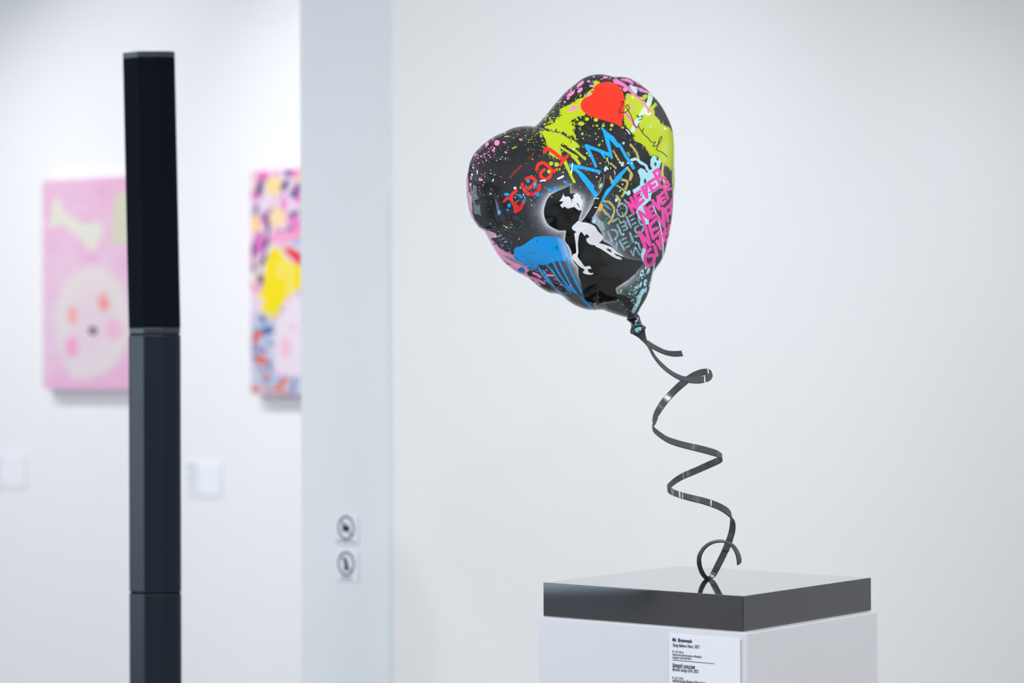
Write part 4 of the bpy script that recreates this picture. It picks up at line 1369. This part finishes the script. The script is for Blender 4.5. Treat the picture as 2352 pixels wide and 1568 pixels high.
def pink_picture(x, y):
    c = np.tile(np.array(lin((243, 190, 222))), (len(x), 1))
    c = blend(c, .5 + vn(x, y, 40, 3) * 1.4, (240, 208, 230))
    c = blend(c, (vn(x, y, 14, 4) - .15) * 1.5, (240, 165, 212))
    # bone
    bone = [(118, 470), (132, 455), (145, 468), (150, 490), (200, 520), (222, 515), (238, 522), (238, 545), (222, 580), (205, 582), (198, 562), (150, 520), (122, 522), (108, 510), (122, 495)]
    c = blend(c, pgn(x, y, bone, 5), (236, 234, 220))
    c = blend(c, pgn(x, y, [(262, 470), (275, 452), (300, 448), (320, 470), (322, 570), (258, 568)], 4), (222, 220, 196))
    # pale oval face
    c = blend(c, ell(x, y, 213, 738, 92, 134, 0, .12), (238, 226, 226))
    c = blend(c, pgn(x, y, [(135, 760), (150, 840), (165, 868), (195, 872), (225, 850), (240, 800)], 14), (238, 224, 228))
    c = blend(c, ell(x, y, 213, 745, 62, 105, 0, .5) * .7, (240, 214, 230))
    c = blend(c, ell(x, y, 168, 725, 15, 25, -.1, .4) * .8, (252, 165, 165))
    c = blend(c, ell(x, y, 240, 697, 16, 25, -.1, .4) * .9, (252, 160, 155))
    c = blend(c, ell(x, y, 246, 705, 7, 7, 0, .6), (235, 110, 110))
    c = blend(c, ell(x, y, 167, 798, 20, 30, 0, .4) * .9, (252, 165, 212))
    c = blend(c, ell(x, y, 264, 758, 24, 30, 0, .4) * .8, (252, 185, 218))
    c = blend(c, ell(x, y, 215.5, 761, 11, 11, 0, .3), (12, 10, 14))
    return c


def bright_picture(x, y):
    c = np.tile(np.array(lin((240, 214, 232))), (len(x), 1))
    n1 = vn(x, y, 22, 11)
    n2 = vn(x, y, 13, 12)
    c = blend(c, (n1 - .05) * 9, (236, 140, 200))
    c = blend(c, (n2 - .22) * 10, (60, 50, 120))
    for (cx, cy, rx, ry, cl) in ((631, 430, 22, 25, (252, 224, 160)), (640, 502, 22, 27, (252, 222, 175)), (588, 515, 12, 26, (252, 214, 150)), (606, 405, 17, 14, (238, 120, 195)), (673, 400, 15, 12, (236, 125, 200)),
                                 (597, 560, 17, 30, (225, 120, 195)), (612, 470, 20, 14, (240, 220, 238)), (668, 460, 14, 20, (240, 215, 240)), (655, 470, 8, 24, (238, 140, 205)), (583, 420, 9, 22, (248, 215, 210)), (690, 415, 10, 12, (245, 205, 160)),
                                 (720, 440, 26, 26, (252, 224, 160)), (740, 520, 30, 26, (236, 125, 200)), (590, 630, 10, 34, (252, 225, 205)), (610, 610, 12, 26, (225, 225, 235)), (700, 540, 20, 14, (250, 170, 200))):
        c = blend(c, ell(x, y, cx, cy, rx, ry, 0, .2), cl)
    for (cx, cy, rx, ry, an) in ((657, 430, 9, 18, .5), (597, 440, 10, 12, 0), (617, 525, 6, 22, .1), (583, 575, 6, 24, 0), (601, 645, 7, 11, 0), (665, 530, 14, 5, -.6), (685, 435, 8, 10, 0), (613, 562, 6, 22, .4), (664, 400, 12, 9, .4), (678, 450, 11, 12, 0), (600, 425, 9, 12, 0), (590, 480, 6, 14, .2), (605, 600, 7, 18, .5), (599, 640, 9, 12, 0), (583, 615, 5, 16, 0), (650, 535, 10, 6, .5), (612, 500, 6, 16, 0)):
        c = blend(c, ell(x, y, cx, cy, rx, ry, an, .35), (70, 52, 125))
    c = blend(c, ell(x, y, 652, 548, 34, 18, 0, .3), (250, 170, 210))
    # yellow mass with drips
    yl = [(630, 566), (648, 578), (660, 600), (690, 612), (760, 620), (780, 660), (740, 660), (700, 660), (665, 680), (645, 710), (625, 755), (612, 745), (612, 718), (598, 712), (610, 690), (590, 680), (605, 665), (612, 600)]
    c = blend(c, pgn(x, y, yl, 4), (252, 228, 0))
    for xx, y0_, y1_ in ((645, 600, 640), (668, 612, 680)):
        c = blend(c, pgn(x, y, [(xx - 7, y0_), (xx + 8, y0_), (xx + 8, y1_), (xx - 7, y1_)], 3), (252, 230, 110))
    c = blend(c, pgn(x, y, [(650, 570), (672, 572), (690, 585), (700, 605), (688, 610), (668, 592)], 4), (232, 40, 30))
    c = blend(c, ell(x, y, 683, 563, 12, 7, 0, .4), (90, 190, 235))
    # pale lower right figure
    c = blend(c, pgn(x, y, [(628, 790), (640, 735), (665, 700), (690, 678), (790, 672), (815, 760), (800, 860), (640, 862), (628, 840)], 8), (242, 228, 240))
    c = blend(c, ell(x, y, 658, 798, 15, 30, 0, .4) * .85, (252, 190, 220))
    c = blend(c, ell(x, y, 674, 754, 10, 8, 0, .5) * .8, (240, 185, 195))
    # lower strip of small orange, blue and pink touches
    low = np.clip((y - 720 - np.clip(640 - x, 0, 90) * -.2) / 20, 0, 1) * np.clip((636 - x) / 8, 0, 1) + np.clip((y - 862) / 8, 0, 1)
    low = np.clip(low, 0, 1)
    c = blend(c, low, (214, 208, 226))
    c = blend(c, low * np.clip((vn(x, y, 10, 21) - .05) * 8, 0, 1), (165, 208, 235))
    c = blend(c, low * np.clip((vn(x, y, 9, 22) - .18) * 9, 0, 1), (80, 110, 175))
    c = blend(c, low * np.clip((vn(x, y, 11, 23) - .2) * 9, 0, 1), (232, 130, 130))
    for (cx, cy, rx, ry) in ((592, 768, 14, 12), (602, 828, 17, 11), (588, 893, 14, 7), (640, 893, 16, 8)):
        c = blend(c, ell(x, y, cx, cy, rx, ry, 0, .4), (238, 108, 30))
    c = blend(c, ell(x, y, 606, 735, 8, 11, 0, .4), (20, 95, 150))
    c = blend(c, ell(x, y, 584, 790, 5, 60, 0, .6) * .6, (120, 110, 170))
    return c


canvas('pink_painting', 98.5, 338, 415, 893, .04, pink_picture, 'pink painting of a bone above a pale oval face, hung left behind the black column')
canvas('colourful_painting', 577, 800, 395, 905, .04, bright_picture, 'colourful painting with yellow, navy and orange patches, partly hidden by the grey wall end')


def wall_label(pxl, pxr, yt, yb, label, rows):
    A_, B_, C_ = wl(pxl, yt, .004), wl(pxr, yt, .004), wl(pxl, yb, .004)
    w_, h_ = (B_ - A_).dot(ul), A_.z - C_.z
    o = Vector((C_.x, C_.y, C_.z)) - nl * .004
    r = link('wall_label', slab('wall_label', o, ul, UP, nl, w_, h_, .004, .0008), M_card)
    tag(r, label, 'label')
    for (fy, fw, th_) in rows:
        link('text_line', slab('text_line', o + ul * w_ * .04 + UP * h_ * fy + nl * .004, ul, UP, nl, w_ * fw, h_ * th_, .0003), M_greyink, r)


rows = [(.87, .26, .035), (.80, .32, .015), (.70, .24, .012), (.64, .38, .012), (.58, .30, .012), (.46, .28, .03), (.38, .26, .012), (.26, .24, .012), (.20, .40, .012), (.14, .34, .012)]
wall_label(427, 508, 1059, 1138, 'white printed wall label between the black column and the grey wall end', rows)
wall_label(-28, 57, 1040, 1118, 'white printed wall label cut by the left edge of the picture', rows)
